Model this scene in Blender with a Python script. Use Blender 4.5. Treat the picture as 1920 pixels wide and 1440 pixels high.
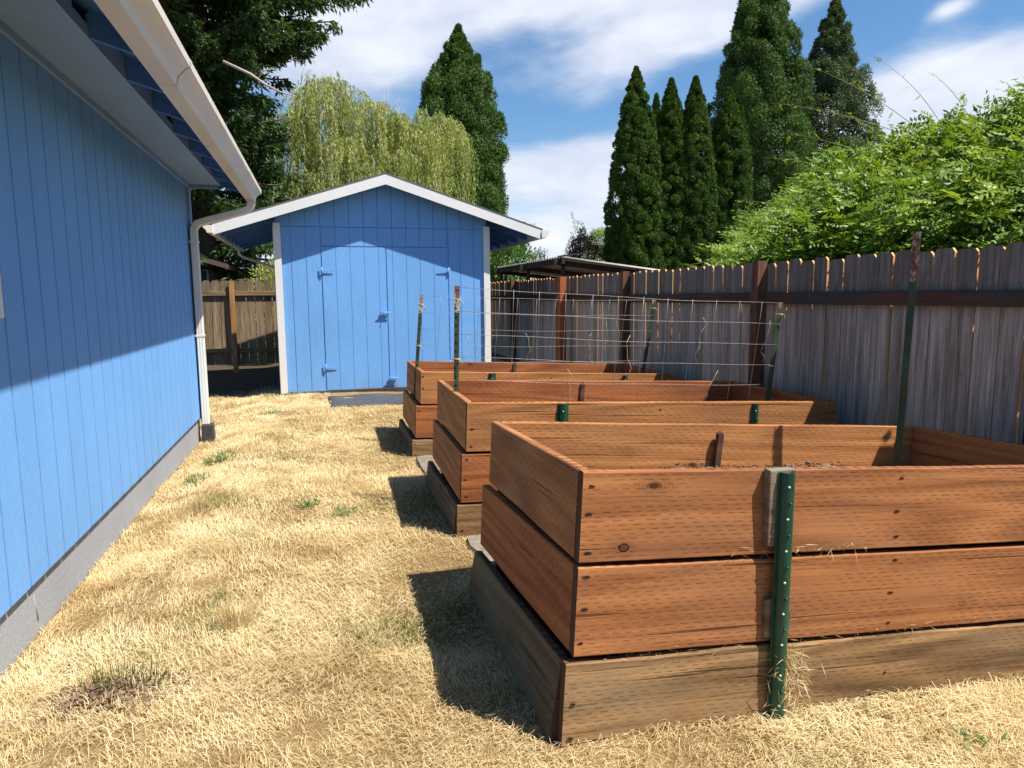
import bpy, bmesh, math, random
import numpy as np
from mathutils import Vector, Matrix, noise as mnoise
random.seed(7); rng = np.random.default_rng(11)
R = math.radians
S = bpy.context.scene
for o in list(bpy.data.objects): bpy.data.objects.remove(o)
COL = S.collection

# ---------------------------------------------------------------- camera
def build_camera():
    f, cx, cy = 1300.0, 960.0, 720.0
    v1 = Vector((600-cx, 558-cy, f)); v2 = Vector((5630-cx, 517-cy, f))
    Y = v1.normalized(); X = (v2 - v2.dot(Y)*Y).normalized(); Z = X.cross(Y)
    if Z.y > 0: Z = -Z
    # camera axes expressed in the world
    right = Vector((X.x, Y.x, Z.x)); down = Vector((X.y, Y.y, Z.y)); fwd = Vector((X.z, Y.z, Z.z))
    cam = bpy.data.cameras.new('camera'); ob = bpy.data.objects.new('camera', cam); COL.objects.link(ob)
    m = Matrix((right, -down, -fwd)).transposed().to_4x4(); m.translation = (0, 0, 1.4)
    ob.matrix_world = m
    cam.sensor_width = 36; cam.lens = 36*f/1920; cam.clip_start = .05; cam.clip_end = 2000
    S.camera = ob
    return np.array([right, down, fwd]), f
CAMR, CF = build_camera()
def in_view(P, margin=120):
    c = (P - np.array([0, 0, 1.4])) @ CAMR.T
    z = np.maximum(c[:, 2], .01); u = 960+CF*c[:, 0]/z; v = 720+CF*c[:, 1]/z
    return (c[:, 2] > .3) & (u > -margin) & (u < 1920+margin) & (v < 1440+margin) & (v > -margin)

# ---------------------------------------------------------------- world and sun
SUN = Vector((.47, -.36, 1)).normalized()
SUN_EL = math.asin(SUN.z); SUN_ROT = math.atan2(SUN.x, SUN.y)

class NT:
    """small node-tree helper"""
    def __init__(s, tree): s.t = tree; s.n = tree.nodes; s.l = tree.links
    def new(s, typ, **kw):
        n = s.n.new(typ)
        for k, v in kw.items(): setattr(n, k, v)
        return n
    def put(s, sock, v):
        if hasattr(v, 'is_output') or isinstance(v, bpy.types.NodeSocket): s.l.new(v, sock)
        elif v is not None:
            if sock.type == 'RGBA' and len(v) == 3: v = (*v, 1)
            sock.default_value = v
    def math(s, op, a, b=None, c=None, clamp=False):
        n = s.new('ShaderNodeMath', operation=op, use_clamp=clamp)
        for i, v in enumerate((a, b, c)):
            if v is not None: s.put(n.inputs[i], v)
        return n.outputs[0]
    def vmath(s, op, a, b=None):
        n = s.new('ShaderNodeVectorMath', operation=op); s.put(n.inputs[0], a)
        if b is not None: s.put(n.inputs[1], b)
        return n.outputs[0]
    def noise(s, vec, scale, detail=4, rough=.55, dist=0.0):
        n = s.new('ShaderNodeTexNoise'); s.put(n.inputs['Vector'], vec)
        n.inputs['Scale'].default_value = scale; n.inputs['Detail'].default_value = detail
        n.inputs['Roughness'].default_value = rough; n.inputs['Distortion'].default_value = dist
        return n.outputs['Fac']
    def ramp(s, fac, stops, interp='LINEAR'):
        n = s.new('ShaderNodeValToRGB'); cr = n.color_ramp; cr.interpolation = interp
        while len(cr.elements) < len(stops): cr.elements.new(.5)
        for e, (p, c) in zip(cr.elements, stops):
            e.position = p; e.color = (*c, 1) if len(c) == 3 else c
        s.put(n.inputs[0], fac); return n.outputs[0]
    def mix(s, fac, a, b, blend='MIX'):
        n = s.new('ShaderNodeMix', data_type='RGBA', blend_type=blend)
        s.put(n.inputs[0], fac); s.put(n.inputs[6], a); s.put(n.inputs[7], b); return n.outputs[2]
    def rng(s, v, a, b, c=0., d=1.):
        n = s.new('ShaderNodeMapRange'); s.put(n.inputs[0], v)
        for i, x in enumerate((a, b, c, d)): n.inputs[i+1].default_value = x
        return n.outputs[0]
    def scale(s, vec, sc):
        return s.vmath('MULTIPLY', vec, sc)
    def sep(s, vec):
        n = s.new('ShaderNodeSeparateXYZ'); s.put(n.inputs[0], vec); return n.outputs
    def comb(s, x, y, z):
        n = s.new('ShaderNodeCombineXYZ')
        for i, v in enumerate((x, y, z)): s.put(n.inputs[i], v)
        return n.outputs[0]
    def bump(s, h, strength=.3, dist=.005, normal=None):
        n = s.new('ShaderNodeBump'); s.put(n.inputs['Height'], h)
        n.inputs['Strength'].default_value = strength; n.inputs['Distance'].default_value = dist
        if normal is not None: s.put(n.inputs['Normal'], normal)
        return n.outputs[0]

def build_world():
    w = bpy.data.worlds.new('World'); S.world = w; w.use_nodes = True
    T = NT(w.node_tree); T.n.clear()
    sky = T.new('ShaderNodeTexSky', sky_type='NISHITA', sun_disc=False)
    sky.sun_elevation = SUN_EL; sky.sun_rotation = SUN_ROT
    sky.air_density = 1.0; sky.dust_density = .35; sky.ozone_density = 1.5; sky.altitude = 100
    hs = T.new('ShaderNodeHueSaturation'); hs.inputs['Saturation'].default_value = 1.25; hs.inputs['Value'].default_value = 1.6
    T.l.new(sky.outputs[0], hs.inputs['Color'])
    d = T.vmath('NORMALIZE', T.new('ShaderNodeTexCoord').outputs['Generated'])
    x, y, z = T.sep(d)
    az = T.math('ARCTAN2', x, y); el = T.math('ARCSINE', z)
    # cloud sheet seen in perspective: direction projected on a plane overhead
    zz = T.math('MAXIMUM', z, .04)
    pv = T.comb(T.math('DIVIDE', x, zz), T.math('DIVIDE', y, zz), 0.)
    wv = T.vmath('ADD', pv, T.scale(T.comb(T.noise(pv, .8, 3), T.noise(pv, 1.1, 3), 0.), (.9, .9, 0)))
    fine = T.noise(T.scale(wv, (1.0, .55, 1)), 1.5, 9, .56)
    ang = T.comb(az, T.math('MULTIPLY', el, 2.6), 0.)
    soft = T.noise(ang, 4.5, 7, .55, .25)
    def band(a0, e0, sa, se, tilt, amp):
        da = T.math('SUBTRACT', az, a0); de = T.math('SUBTRACT', el, e0)
        c, s_ = math.cos(tilt), math.sin(tilt)
        u = T.math('ADD', T.math('MULTIPLY', da, c), T.math('MULTIPLY', de, s_))
        v = T.math('SUBTRACT', T.math('MULTIPLY', de, c), T.math('MULTIPLY', da, s_))
        q = T.math('ADD', T.math('POWER', T.math('ABSOLUTE', T.math('DIVIDE', u, sa)), 2.), T.math('POWER', T.math('ABSOLUTE', T.math('DIVIDE', v, se)), 2.))
        return T.math('MULTIPLY', T.math('EXPONENT', T.math('MULTIPLY', q, -1.)), amp)
    tot = None
    for b in CLOUDS:
        g = band(*b); tot = g if tot is None else T.math('ADD', tot, g)
    dens = T.math('ADD', tot, T.math('MULTIPLY', T.math('SUBTRACT', fine, .5), .75))
    dens = T.math('ADD', dens, T.math('MULTIPLY', T.math('SUBTRACT', soft, .5), .9))
    m = T.rng(dens, .12, .80); m.node.interpolation_type = 'SMOOTHSTEP'
    cc = T.ramp(T.rng(T.noise(ang, 7, 6), .3, .7), [(0, (7.8, 8.5, 10.2)), (1, (10.9, 11.2, 11.9))])
    col = T.mix(T.math('MULTIPLY', m, .93), hs.outputs[0], cc)
    bg = T.new('ShaderNodeBackground'); T.l.new(col, bg.inputs[0]); bg.inputs[1].default_value = .054
    out = T.new('ShaderNodeOutputWorld'); T.l.new(bg.outputs[0], out.inputs[0])
# azimuth (rad, from +Y to +X), elevation, half widths, tilt, amount
CLOUDS = [(.05, .345, .17, .075, .12, 1.15), (.30, .395, .32, .045, .0, 1.0), (.45, .325, .12, .040, .30, .85), (.35, .02, 1.1, .115, 0, 1.15), (.33, .165, .22, .035, .05, .55),
          (.42, .205, .10, .016, .1, .35), (.87, .225, .17, .060, .05, 1.1), (.72, .20, .10, .05, 0, .7), (.81, .318, .025, .010, .2, .6), (.58, .34, .12, .03, .3, .6), (-.5, .40, .3, .1, .2, .6), (2.0, .2, .8, .1, .1, .6)]
build_world()
sl = bpy.data.lights.new('sun', 'SUN'); sl.energy = 5.0; sl.angle = R(.53); sl.color = (1, .945, .86)
so = bpy.data.objects.new('sun', sl); COL.objects.link(so)
so.rotation_euler = (-SUN).to_track_quat('-Z', 'Y').to_euler(); so.location = (20, -15, 40)
S.view_settings.view_transform = 'Standard'; S.view_settings.look = 'None'
S.view_settings.exposure = 0.78; S.view_settings.gamma = 1
S.cycles.max_bounces = 5; S.cycles.diffuse_bounces = 2; S.cycles.transparent_max_bounces = 4

# ---------------------------------------------------------------- materials
def new_mat(name, rough=.8, spec=.3):
    m = bpy.data.materials.new(name); m.use_nodes = True
    T = NT(m.node_tree); b = T.n['Principled BSDF']
    b.inputs['Roughness'].default_value = rough; b.inputs['Specular IOR Level'].default_value = spec
    return m, T, b
def obj_coord(T, world=False):
    if world: return T.new('ShaderNodeNewGeometry').outputs['Position']
    c = T.new('ShaderNodeTexCoord').outputs['Object']
    r = T.new('ShaderNodeObjectInfo').outputs['Random']
    return c, T.vmath('ADD', c, T.comb(T.math('MULTIPLY', r, 37.), T.math('MULTIPLY', r, 53.), T.math('MULTIPLY', r, 19.)))
def island(T): return T.new('ShaderNodeNewGeometry').outputs['Random Per Island']

KNOT = (.147, -.243)
def wood_mat(name, dark, light, grey=(.2, .17, .14), greyness=.2, incise=True, moss=0., knots=True, fixed=None, splits=False):
    m, T, b = new_mat(name, .82, .2)
    c, rc = obj_coord(T)
    x, y, z = T.sep(c)
    warp = T.noise(T.scale(rc, (2.2, 5, 5)), 1.0, 3)
    gv = T.vmath('ADD', T.scale(rc, (1.1, 22, 22)), T.comb(0., 0., T.math('MULTIPLY', warp, 1.6)))
    g1 = T.noise(gv, 1.0, 6, .6)
    g2 = T.noise(T.scale(rc, (5, 150, 150)), 1.0, 3, .6)
    # cathedral rings
    ring = T.math('SINE', T.math('ADD', T.math('MULTIPLY', T.noise(T.scale(rc, (.35, 3.5, 5)), 1.0, 1, .3), 46.), T.math('MULTIPLY', g2, 2.)))
    fac = T.math('ADD', T.math('MULTIPLY', g1, .62), T.math('ADD', T.math('MULTIPLY', g2, .28), T.math('MULTIPLY', ring, .09)))
    col = T.ramp(fac, [(.28, dark), (.52, tuple((a+c_)/2 for a, c_ in zip(dark, light))), (.72, light)])
    h = T.math('MULTIPLY', fac, 1.)
    # slow tone changes and weathering
    slow = T.noise(T.scale(rc, (1.6, 3, 5)), 1.0, 5, .6)
    col = T.mix(T.math('MULTIPLY', T.rng(slow, .45, .75), greyness*1.6), col, grey)
    if moss:
        mm = T.rng(T.math('ADD', T.noise(T.scale(rc, (3, 6, 9)), 1., 5, .65), T.math('MULTIPLY', z, -.6)), .42, .75)
        col = T.mix(T.math('MULTIPLY', mm, moss), col, (.075, .068, .035))
    if knots:
        vo = T.new('ShaderNodeTexVoronoi'); T.put(vo.inputs['Vector'], T.scale(rc, (2.6, 0, 5.6))); vo.inputs['Scale'].default_value = 1.
        dk = vo.outputs['Distance']; rk = T.sep(vo.outputs['Color'])[0]
        on = T.math('GREATER_THAN', rk, .62)
        spot = T.math('MULTIPLY', T.rng(T.math('ADD', dk, T.math('MULTIPLY', g2, .03)), .10, .055), on)
        halo = T.math('MULTIPLY', T.rng(dk, .26, .08), on)
        rg = T.math('MULTIPLY', halo, T.math('ADD', T.math('MULTIPLY', T.math('SINE', T.math('MULTIPLY', dk, 190.)), .25), .35))
        col = T.mix(rg, col, tuple(v*.45 for v in dark)); col = T.mix(T.math('MULTIPLY', spot, .85), col, (.022, .011, .007))
        h = T.math('SUBTRACT', h, T.math('MULTIPLY', spot, .8))
    if fixed:      # one big loose knot with the grain swirling round it
        kx = T.math('SUBTRACT', x, fixed[0]); kz = T.math('SUBTRACT', z, fixed[1])
        dd = T.math('SQRT', T.math('ADD', T.math('POWER', kx, 2.), T.math('POWER', T.math('MULTIPLY', kz, 1.35), 2.)))
        dd = T.math('ADD', dd, T.math('MULTIPLY', T.math('SUBTRACT', T.noise(c, 90., 3), .5), .012))
        hal = T.math('MULTIPLY', T.rng(dd, .06, .02), T.math('ADD', T.math('MULTIPLY', T.math('SINE', T.math('MULTIPLY', dd, 900.)), .35), .35))
        core = T.rng(dd, .020, .013); rim = T.math('SUBTRACT', T.rng(dd, .020, .017), T.rng(dd, .015, .012), clamp=True)
        on1 = T.math('LESS_THAN', T.math('ABSOLUTE', T.math('SUBTRACT', y, 0.)), .006)
        col = T.mix(T.math('MULTIPLY', T.math('MULTIPLY', hal, .8), on1), col, (.10, .04, .018)); col = T.mix(T.math('MULTIPLY', T.math('MULTIPLY', core, .8), on1), col, (.055, .026, .013)); col = T.mix(T.math('MULTIPLY', rim, on1), col, (.008, .004, .003))
        h = T.math('SUBTRACT', h, T.math('MULTIPLY', rim, 1.5))
    # drying checks
    ck = T.rng(T.noise(T.vmath('ADD', T.scale(rc, (1.3, 60, 60)), (7, 3, 1)), 1.0, 2, .4), .66, .72)
    if splits: ck = T.math('MAXIMUM', ck, T.rng(T.noise(T.vmath('ADD', T.scale(rc, (.8, 24, 24)), (1, 9, 4)), 1.0, 5, .6), .60, .655))
    col = T.mix(T.math('MULTIPLY', ck, .6), col, tuple(v*.25 for v in dark)); h = T.math('SUBTRACT', h, T.math('MULTIPLY', ck, .7))
    if incise:
        row = T.math('DIVIDE', T.math('ADD', z, T.math('MULTIPLY', T.noise(rc, 1.4, 2), .012)), .0143); ri = T.math('FLOOR', row); fr = T.math('FRACT', row)
        jit = T.math('MULTIPLY', T.noise(T.comb(T.math('MULTIPLY', x, 9.), T.math('MULTIPLY', ri, 7.3), 0.), 1., 2), 1.3)
        u = T.math('ADD', T.math('ADD', T.math('DIVIDE', x, .052), T.math('MULTIPLY', ri, .333)), jit); fu = T.math('FRACT', u)
        dsh = T.math('MULTIPLY', T.math('LESS_THAN', fu, .52), T.math('LESS_THAN', T.math('ABSOLUTE', T.math('SUBTRACT', fr, .5)), .115))
        vis = T.rng(T.noise(T.scale(rc, (3, 1, 17)), 1., 3), .36, .56, .12, 1.)
        dsh = T.math('MULTIPLY', dsh, vis)
        col = T.mix(T.math('MULTIPLY', dsh, .52), col, tuple(v*.22 for v in dark)); h = T.math('SUBTRACT', h, T.math('MULTIPLY', dsh, .9))
    T.put(b.inputs['Base Color'], col); T.put(b.inputs['Normal'], T.bump(h, .55, .004))
    return m

def picket_mat(name, base, dark, pale, side, wet=.55):
    """weathered cedar: broad faces grey, sawn edges still orange"""
    m, T, b = new_mat(name, .9, .12)
    c, _ = obj_coord(T); r = island(T)
    off = T.comb(T.math('MULTIPLY', r, 31.), T.math('MULTIPLY', r, 77.), T.math('MULTIPLY', r, 11.))
    rc = T.vmath('ADD', c, off)
    g1 = T.noise(T.scale(rc, (34, 34, 1.5)), 1., 6, .65); g2 = T.noise(T.scale(rc, (190, 190, 5)), 1., 3, .6)
    fac = T.math('ADD', T.math('MULTIPLY', g1, .6), T.math('MULTIPLY', g2, .4))
    col = T.ramp(fac, [(.36, dark), (.5, base), (.65, pale)])
    col = T.mix(.55, col, T.mix(r, (.62, .6, .58), (1.2, 1.2, 1.25)), 'MULTIPLY')
    # algae and lichen toward the rain-washed tops
    z = T.sep(c)[2]
    tp = T.math('MULTIPLY', T.rng(T.math('ADD', z, T.math('MULTIPLY', T.noise(T.scale(rc, (5, 9, 2)), 1., 4), .25)), 1.38, 1.55), wet)
    col = T.mix(tp, col, T.mix(T.rng(T.noise(T.scale(rc, (20, 28, 4)), 1., 5, .7), .55, .66), (.028, .028, .024), (.17, .17, .15)))
    vo = T.new('ShaderNodeTexVoronoi'); T.put(vo.inputs['Vector'], T.scale(rc, (0, 6, 2.2))); on = T.math('GREATER_THAN', T.sep(vo.outputs['Color'])[0], .68)
    kn = T.math('MULTIPLY', T.rng(vo.outputs['Distance'], .12, .06), on); col = T.mix(T.math('MULTIPLY', kn, .7), col, (.03, .022, .02))
    nx = T.sep(T.new('ShaderNodeNewGeometry').outputs['True Normal'])
    edge = T.math('GREATER_THAN', T.math('ABSOLUTE', nx[1]), .7)
    if side is not None: col = T.mix(edge, col, side)
    T.put(b.inputs['Base Color'], col); T.put(b.inputs['Normal'], T.bump(T.math('SUBTRACT', fac, T.math('MULTIPLY', kn, .4)), .6, .004))
    return m

def paint_mat(name, col, rough=.5, var=.12, bump=.25, bscale=(60, 60, 14), dirt=(.2, .17, .12), dirtamt=.15, spec=.35, splash=False):
    m, T, b = new_mat(name, rough, spec)
    p = obj_coord(T, True)
    n1 = T.noise(T.scale(p, (1.3, 1.3, .8)), 1., 5, .6); n2 = T.noise(T.scale(p, bscale), 1., 5, .65)
    a = tuple(v*(1-var) for v in col); c = tuple(min(1, v*(1+var)) for v in col)
    k = T.ramp(T.math('ADD', T.math('MULTIPLY', n1, .7), T.math('MULTIPLY', n2, .3)), [(.35, a), (.65, c)])
    sp = T.rng(T.noise(T.scale(p, (9, 9, 3)), 1., 7, .7), .6, .78)
    k = T.mix(T.math('MULTIPLY', sp, dirtamt), k, dirt)
    h = T.math('ADD', n2, T.math('MULTIPLY', T.noise(p, 260., 2), .25))
    if splash:
        z = T.sep(p)[2]; sp = T.rng(T.math('SUBTRACT', T.noise(T.scale(p, (7, 7, 16)), 1., 6, .7), T.math('MULTIPLY', z, .55)), .38, .62)
        k = T.mix(T.math('MULTIPLY', sp, .35), k, (.30, .30, .30))
        h = T.math('ADD', h, T.math('MULTIPLY', T.noise(T.scale(p, (2.5, 2.5, 1.2)), 1., 3), 3.))
    T.put(b.inputs['Base Color'], k); T.put(b.inputs['Normal'], T.bump(h, bump, .004))
    T.put(b.inputs['Roughness'], T.rng(n2, .3, .7, rough-.08, rough+.12))
    return m

def leaf_mat(name, stops, trans=.35, rough=.5, spec=.35, clump=1.2, camt=.35):
    m, T, b = new_mat(name, rough, spec)
    at = T.new('ShaderNodeAttribute', attribute_name='rnd').outputs['Fac']
    p = obj_coord(T, True)
    n = T.noise(p, clump, 4, .6)
    f = T.math('ADD', T.math('MULTIPLY', at, 1-camt), T.math('MULTIPLY', T.rng(n, .3, .7), camt))
    col = T.ramp(f, stops); T.put(b.inputs['Base Color'], col)
    tr = T.new('ShaderNodeBsdfTranslucent'); T.put(tr.inputs[0], T.mix(1., col, (1.55, 1.45, .75), 'MULTIPLY'))
    mx = T.new('ShaderNodeMixShader'); mx.inputs[0].default_value = trans
    T.l.new(b.outputs[0], mx.inputs[1]); T.l.new(tr.outputs[0], mx.inputs[2])
    T.l.new(mx.outputs[0], T.n['Material Output'].inputs[0])
    return m

def plain_mat(name, col, rough=.6, metallic=0., bump=0., var=.1, scale=30.):
    m, T, b = new_mat(name, rough); p = obj_coord(T, True)
    n = T.noise(p, scale, 5, .6)
    T.put(b.inputs['Base Color'], T.ramp(n, [(.3, tuple(v*(1-var) for v in col)), (.7, tuple(min(1, v*(1+var)) for v in col))]))
    b.inputs['Metallic'].default_value = metallic
    if bump: T.put(b.inputs['Normal'], T.bump(n, bump, .004))
    return m

def stake_mat():
    """dark green enamel, worn and rusty; the tip is a separate material"""
    m, T, b = new_mat('green_enamel', .4, .4); p = obj_coord(T, True)
    w = T.rng(T.noise(T.scale(p, (1, 1, .5)), 55., 7, .75), .56, .66)
    n = T.noise(p, 9., 4)
    col = T.mix(T.math('MULTIPLY', w, .75), T.ramp(n, [(.3, (.006, .05, .028)), (.7, (.012, .085, .048))]), (.09, .05, .025))
    T.put(b.inputs['Base Color'], col); T.put(b.inputs['Roughness'], T.rng(w, 0, 1, .3, .8))
    m2, T, b = new_mat('old_green_enamel', .5, .35); p = obj_coord(T, True)
    w = T.rng(T.noise(T.scale(p, (1, 1, .35)), 45., 6, .7), .5, .66); n = T.noise(p, 9., 4)
    col = T.mix(w, T.ramp(n, [(.3, (.020, .042, .022)), (.7, (.06, .10, .045))]), (.07, .035, .018))
    T.put(b.inputs['Base Color'], col)
    m3, T, b = new_mat('rusty_white_tip', .7, .3); p = obj_coord(T, True)
    w = T.rng(T.noise(T.scale(p, (1, 1, .5)), 30., 6, .7), .42, .52)
    T.put(b.inputs['Base Color'], T.mix(w, (.50, .44, .36), T.ramp(T.noise(p, 90., 4), [(.3, (.08, .025, .012)), (.7, (.30, .11, .05))])))
    return m, m2, m3

M = {}
M['cedar'] = wood_mat('treated_board', (.23, .084, .030), (.52, .222, .082), grey=(.22, .13, .08), greyness=.22)
M['cedar_knot'] = wood_mat('treated_board_with_knot', (.23, .084, .030), (.52, .222, .082), grey=(.22, .13, .08), greyness=.22, fixed=KNOT)
M['cedar_light'] = wood_mat('treated_board_light', (.28, .11, .038), (.56, .255, .088), grey=(.24, .14, .08), greyness=.18)
M['cedar_red'] = wood_mat('treated_board_red', (.21, .065, .023), (.48, .175, .060), grey=(.2, .11, .06), greyness=.15)
M['cedar_low'] = wood_mat('weathered_low_board', (.11, .052, .022), (.50, .29, .125), grey=(.34, .25, .15), greyness=.35, moss=.30, splits=True)
M['cedar_grey'] = wood_mat('grey_weathered_low_board', (.07, .045, .026), (.24, .165, .095), grey=(.16, .135, .09), greyness=.5, moss=.45, splits=True)
M['endgrain'] = plain_mat('dark_end_grain', (.085, .042, .022), .95, bump=.5, var=.5, scale=120)
M['block'] = wood_mat('old_timber_offcut', (.10, .068, .042), (.30, .215, .135), grey=(.25, .21, .165), greyness=.7, incise=False)
M['rail'] = wood_mat('fence_rail_wood', (.05, .022, .014), (.15, .075, .045), grey=(.07, .065, .05), greyness=.6, incise=False)
M['post'] = wood_mat('fence_post_wood', (.09, .035, .018), (.26, .115, .06), grey=(.12, .09, .07), greyness=.4, incise=False)
M['newpost'] = wood_mat('new_cedar_post_wood', (.25, .065, .022), (.50, .155, .055), greyness=.05, incise=False)
M['tanpost'] = wood_mat('tan_post_wood', (.28, .14, .05), (.50, .28, .12), greyness=.1, incise=False)
M['picket'] = picket_mat('grey_picket_wood', (.42, .335, .26), (.20, .16, .122), (.68, .57, .465), (.70, .38, .15))
M['picket2'] = picket_mat('brown_picket_wood', (.24, .175, .105), (.11, .078, .048), (.40, .30, .19), None, .25)
M['blue'] = paint_mat('blue_paint', (.165, .385, .75), .55, .07, .8, (90, 90, 22), dirtamt=.06, spec=.22, splash=True)
M['blue_wood'] = paint_mat('pale_blue_paint_on_rough_wood', (.22, .36, .60), .55, .08, .6, (70, 9, 70), dirtamt=.05)
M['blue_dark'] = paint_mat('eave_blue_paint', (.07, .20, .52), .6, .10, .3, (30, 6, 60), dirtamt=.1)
M['white'] = paint_mat('white_trim_paint', (.74, .73, .70), .5, .04, .15, dirt=(.4, .36, .3), dirtamt=.25)
M['gutter'] = paint_mat('cream_gutter_enamel', (.76, .70, .60), .35, .05, .05, (3, 3, 3), dirt=(.35, .28, .2), dirtamt=.35, spec=.5)
M['downspout'] = paint_mat('beige_downspout_enamel', (.70, .67, .60), .4, .05, .05, (3, 3, 3), dirt=(.3, .25, .2), dirtamt=.3)
M['found'] = paint_mat('grey_painted_concrete', (.33, .345, .36), .85, .08, .9, (45, 45, 45), dirt=(.30, .22, .15), dirtamt=.75)
M['found2'] = paint_mat('blue_grey_painted_footing', (.27, .40, .58), .8, .1, .8, (30, 30, 30), dirt=(.28, .24, .2), dirtamt=.6)
M['shingle'] = plain_mat('roof_shingle', (.13, .125, .12), .95, bump=.6, var=.4, scale=60)
M['black'] = plain_mat('black_sheet', (.065, .066, .072), .8, bump=.5, var=.3, scale=14)
M['boot'] = plain_mat('grey_plastic', (.05, .05, .05), .6, bump=.2, var=.25, scale=20)
M['blackout'] = plain_mat('dark_void', (.01, .01, .012), .9)
M['brownboard'] = plain_mat('brown_board', (.10, .04, .02), .8, bump=.3)
M['stone'] = plain_mat('stone_paver', (.19, .165, .13), .9, bump=.9, var=.35, scale=22)
M['wire'] = plain_mat('galvanised_wire', (.27, .255, .235), .5, metallic=.4, var=.3, scale=50)
M['nail'] = plain_mat('pale_rivet', (.65, .6, .45), .4)
M['twine'] = plain_mat('straw_twine', (.55, .47, .25), .9)
M['bark'] = plain_mat('bark', (.085, .06, .045), .95, bump=.8, var=.4, scale=12)
M['barkpale'] = plain_mat('pale_dead_branch', (.45, .37, .30), .9, bump=.4, var=.2, scale=20)
M['stem'] = plain_mat('vine_stem', (.22, .20, .08), .7, var=.3)
def soil_mat():
    m, T, b = new_mat('dry_soil', .95, .1); p = obj_coord(T, True); r = island(T)
    col = T.mix(.6, T.ramp(T.noise(p, 45., 5, .6), [(.35, (.07, .042, .026)), (.65, (.20, .135, .09))]), T.ramp(r, [(0, (.08, .045, .03)), (.6, (.22, .15, .10)), (1, (.42, .33, .25))]))
    T.put(b.inputs['Base Color'], col); T.put(b.inputs['Normal'], T.bump(T.noise(p, 80., 4), .9, .01)); return m
M['soil'] = soil_mat()
M['enamel'], M['oldenamel'], M['tip'] = stake_mat()
M['corr'] = plain_mat('corrugated_metal', (.42, .38, .36), .5, metallic=.2, var=.15, scale=5)
M['darkwood'] = plain_mat('dark_timber', (.045, .032, .025), .85, bump=.3, var=.3)
M['mint'] = paint_mat('mint_paint', (.46, .60, .52), .6)
M['brownwall'] = paint_mat('brown_wall_paint', (.11, .075, .055), .7)
M['glass'] = plain_mat('window_glass', (.05, .06, .07), .08)
M['straw'] = leaf_mat('dry_grass_blades', [(0, (.20, .125, .05)), (.25, (.42, .29, .125)), (.55, (.67, .53, .295)), (1, (.82, .72, .49))], .18, .75, .15, 2.2, .45)
M['greenblade'] = leaf_mat('green_grass_blades', [(0, (.06, .09, .02)), (.5, (.13, .17, .045)), (1, (.30, .30, .10))], .3, .6, .2)
M['weed'] = leaf_mat('weed_leaves', [(0, (.05, .12, .02)), (1, (.14, .26, .06))], .3)
M['fir'] = leaf_mat('fir_needles', [(0, (.018, .045, .014)), (.55, (.052, .10, .026)), (.85, (.12, .175, .05)), (1, (.20, .23, .08))], .28, .6, .2, 1.0, .5)
M['willow'] = leaf_mat('willow_leaves', [(0, (.10, .15, .04)), (.5, (.26, .32, .095)), (.85, (.48, .50, .19)), (1, (.62, .52, .22))], .38, .5, .25, 1.0, .4)
M['sequoia'] = leaf_mat('sequoia_foliage', [(0, (.026, .058, .014)), (.6, (.066, .130, .026)), (1, (.13, .21, .045))], .22, .6, .2, .8, .35)
M['sequoia2'] = leaf_mat('grey_green_conifer_foliage', [(0, (.035, .065, .028)), (.6, (.09, .135, .055)), (1, (.16, .20, .085))], .22, .6, .2, .8, .35)
M['arbor'] = leaf_mat('arborvitae_foliage', [(0, (.018, .046, .008)), (.6, (.055, .115, .016)), (1, (.16, .23, .04))], .25, .6, .2, 1.2, .4)
M['wist'] = leaf_mat('wisteria_leaflets', [(0, (.030, .075, .009)), (.5, (.135, .235, .018)), (.9, (.32, .40, .038)), (.965, (.42, .44, .07)), (1, (.45, .27, .08))], .30, .5, .3, 1.5, .22)
M['purple'] = leaf_mat('purple_leaves', [(0, (.05, .02, .025)), (.6, (.12, .055, .06)), (1, (.24, .13, .12))], .25, .6, .2)
M['lime'] = leaf_mat('lime_leaves', [(0, (.10, .19, .03)), (1, (.30, .42, .09))], .4)
M['bluec'] = leaf_mat('blue_conifer_needles', [(0, (.03, .07, .06)), (1, (.09, .15, .12))], .2)
M['fruit'] = leaf_mat('fruit_tree_leaves', [(0, (.035, .10, .02)), (.6, (.09, .20, .04)), (1, (.20, .34, .08))], .35)

def ground_mat():
    m, T, b = new_mat('dry_lawn_soil', .95, .1); p = obj_coord(T, True)
    n1 = T.noise(T.scale(p, (1, 1, .2)), 2.2, 6, .6); n2 = T.noise(p, 60., 5, .7); n3 = T.noise(p, 240., 2, .6)
    f = T.math('ADD', T.math('MULTIPLY', n1, .3), T.math('ADD', T.math('MULTIPLY', n2, .35), T.math('MULTIPLY', n3, .35)))
    col = T.ramp(f, [(.34, (.09, .055, .028)), (.50, (.26, .17, .075)), (.64, (.52, .38, .18))])
    x, y, z = T.sep(p)
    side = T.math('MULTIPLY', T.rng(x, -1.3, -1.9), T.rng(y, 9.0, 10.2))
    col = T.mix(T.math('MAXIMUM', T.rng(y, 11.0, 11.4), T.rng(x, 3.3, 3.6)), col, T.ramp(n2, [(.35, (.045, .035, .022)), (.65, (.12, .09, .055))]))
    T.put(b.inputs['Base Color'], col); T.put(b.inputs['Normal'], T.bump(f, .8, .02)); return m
M['ground'] = ground_mat()

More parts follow.
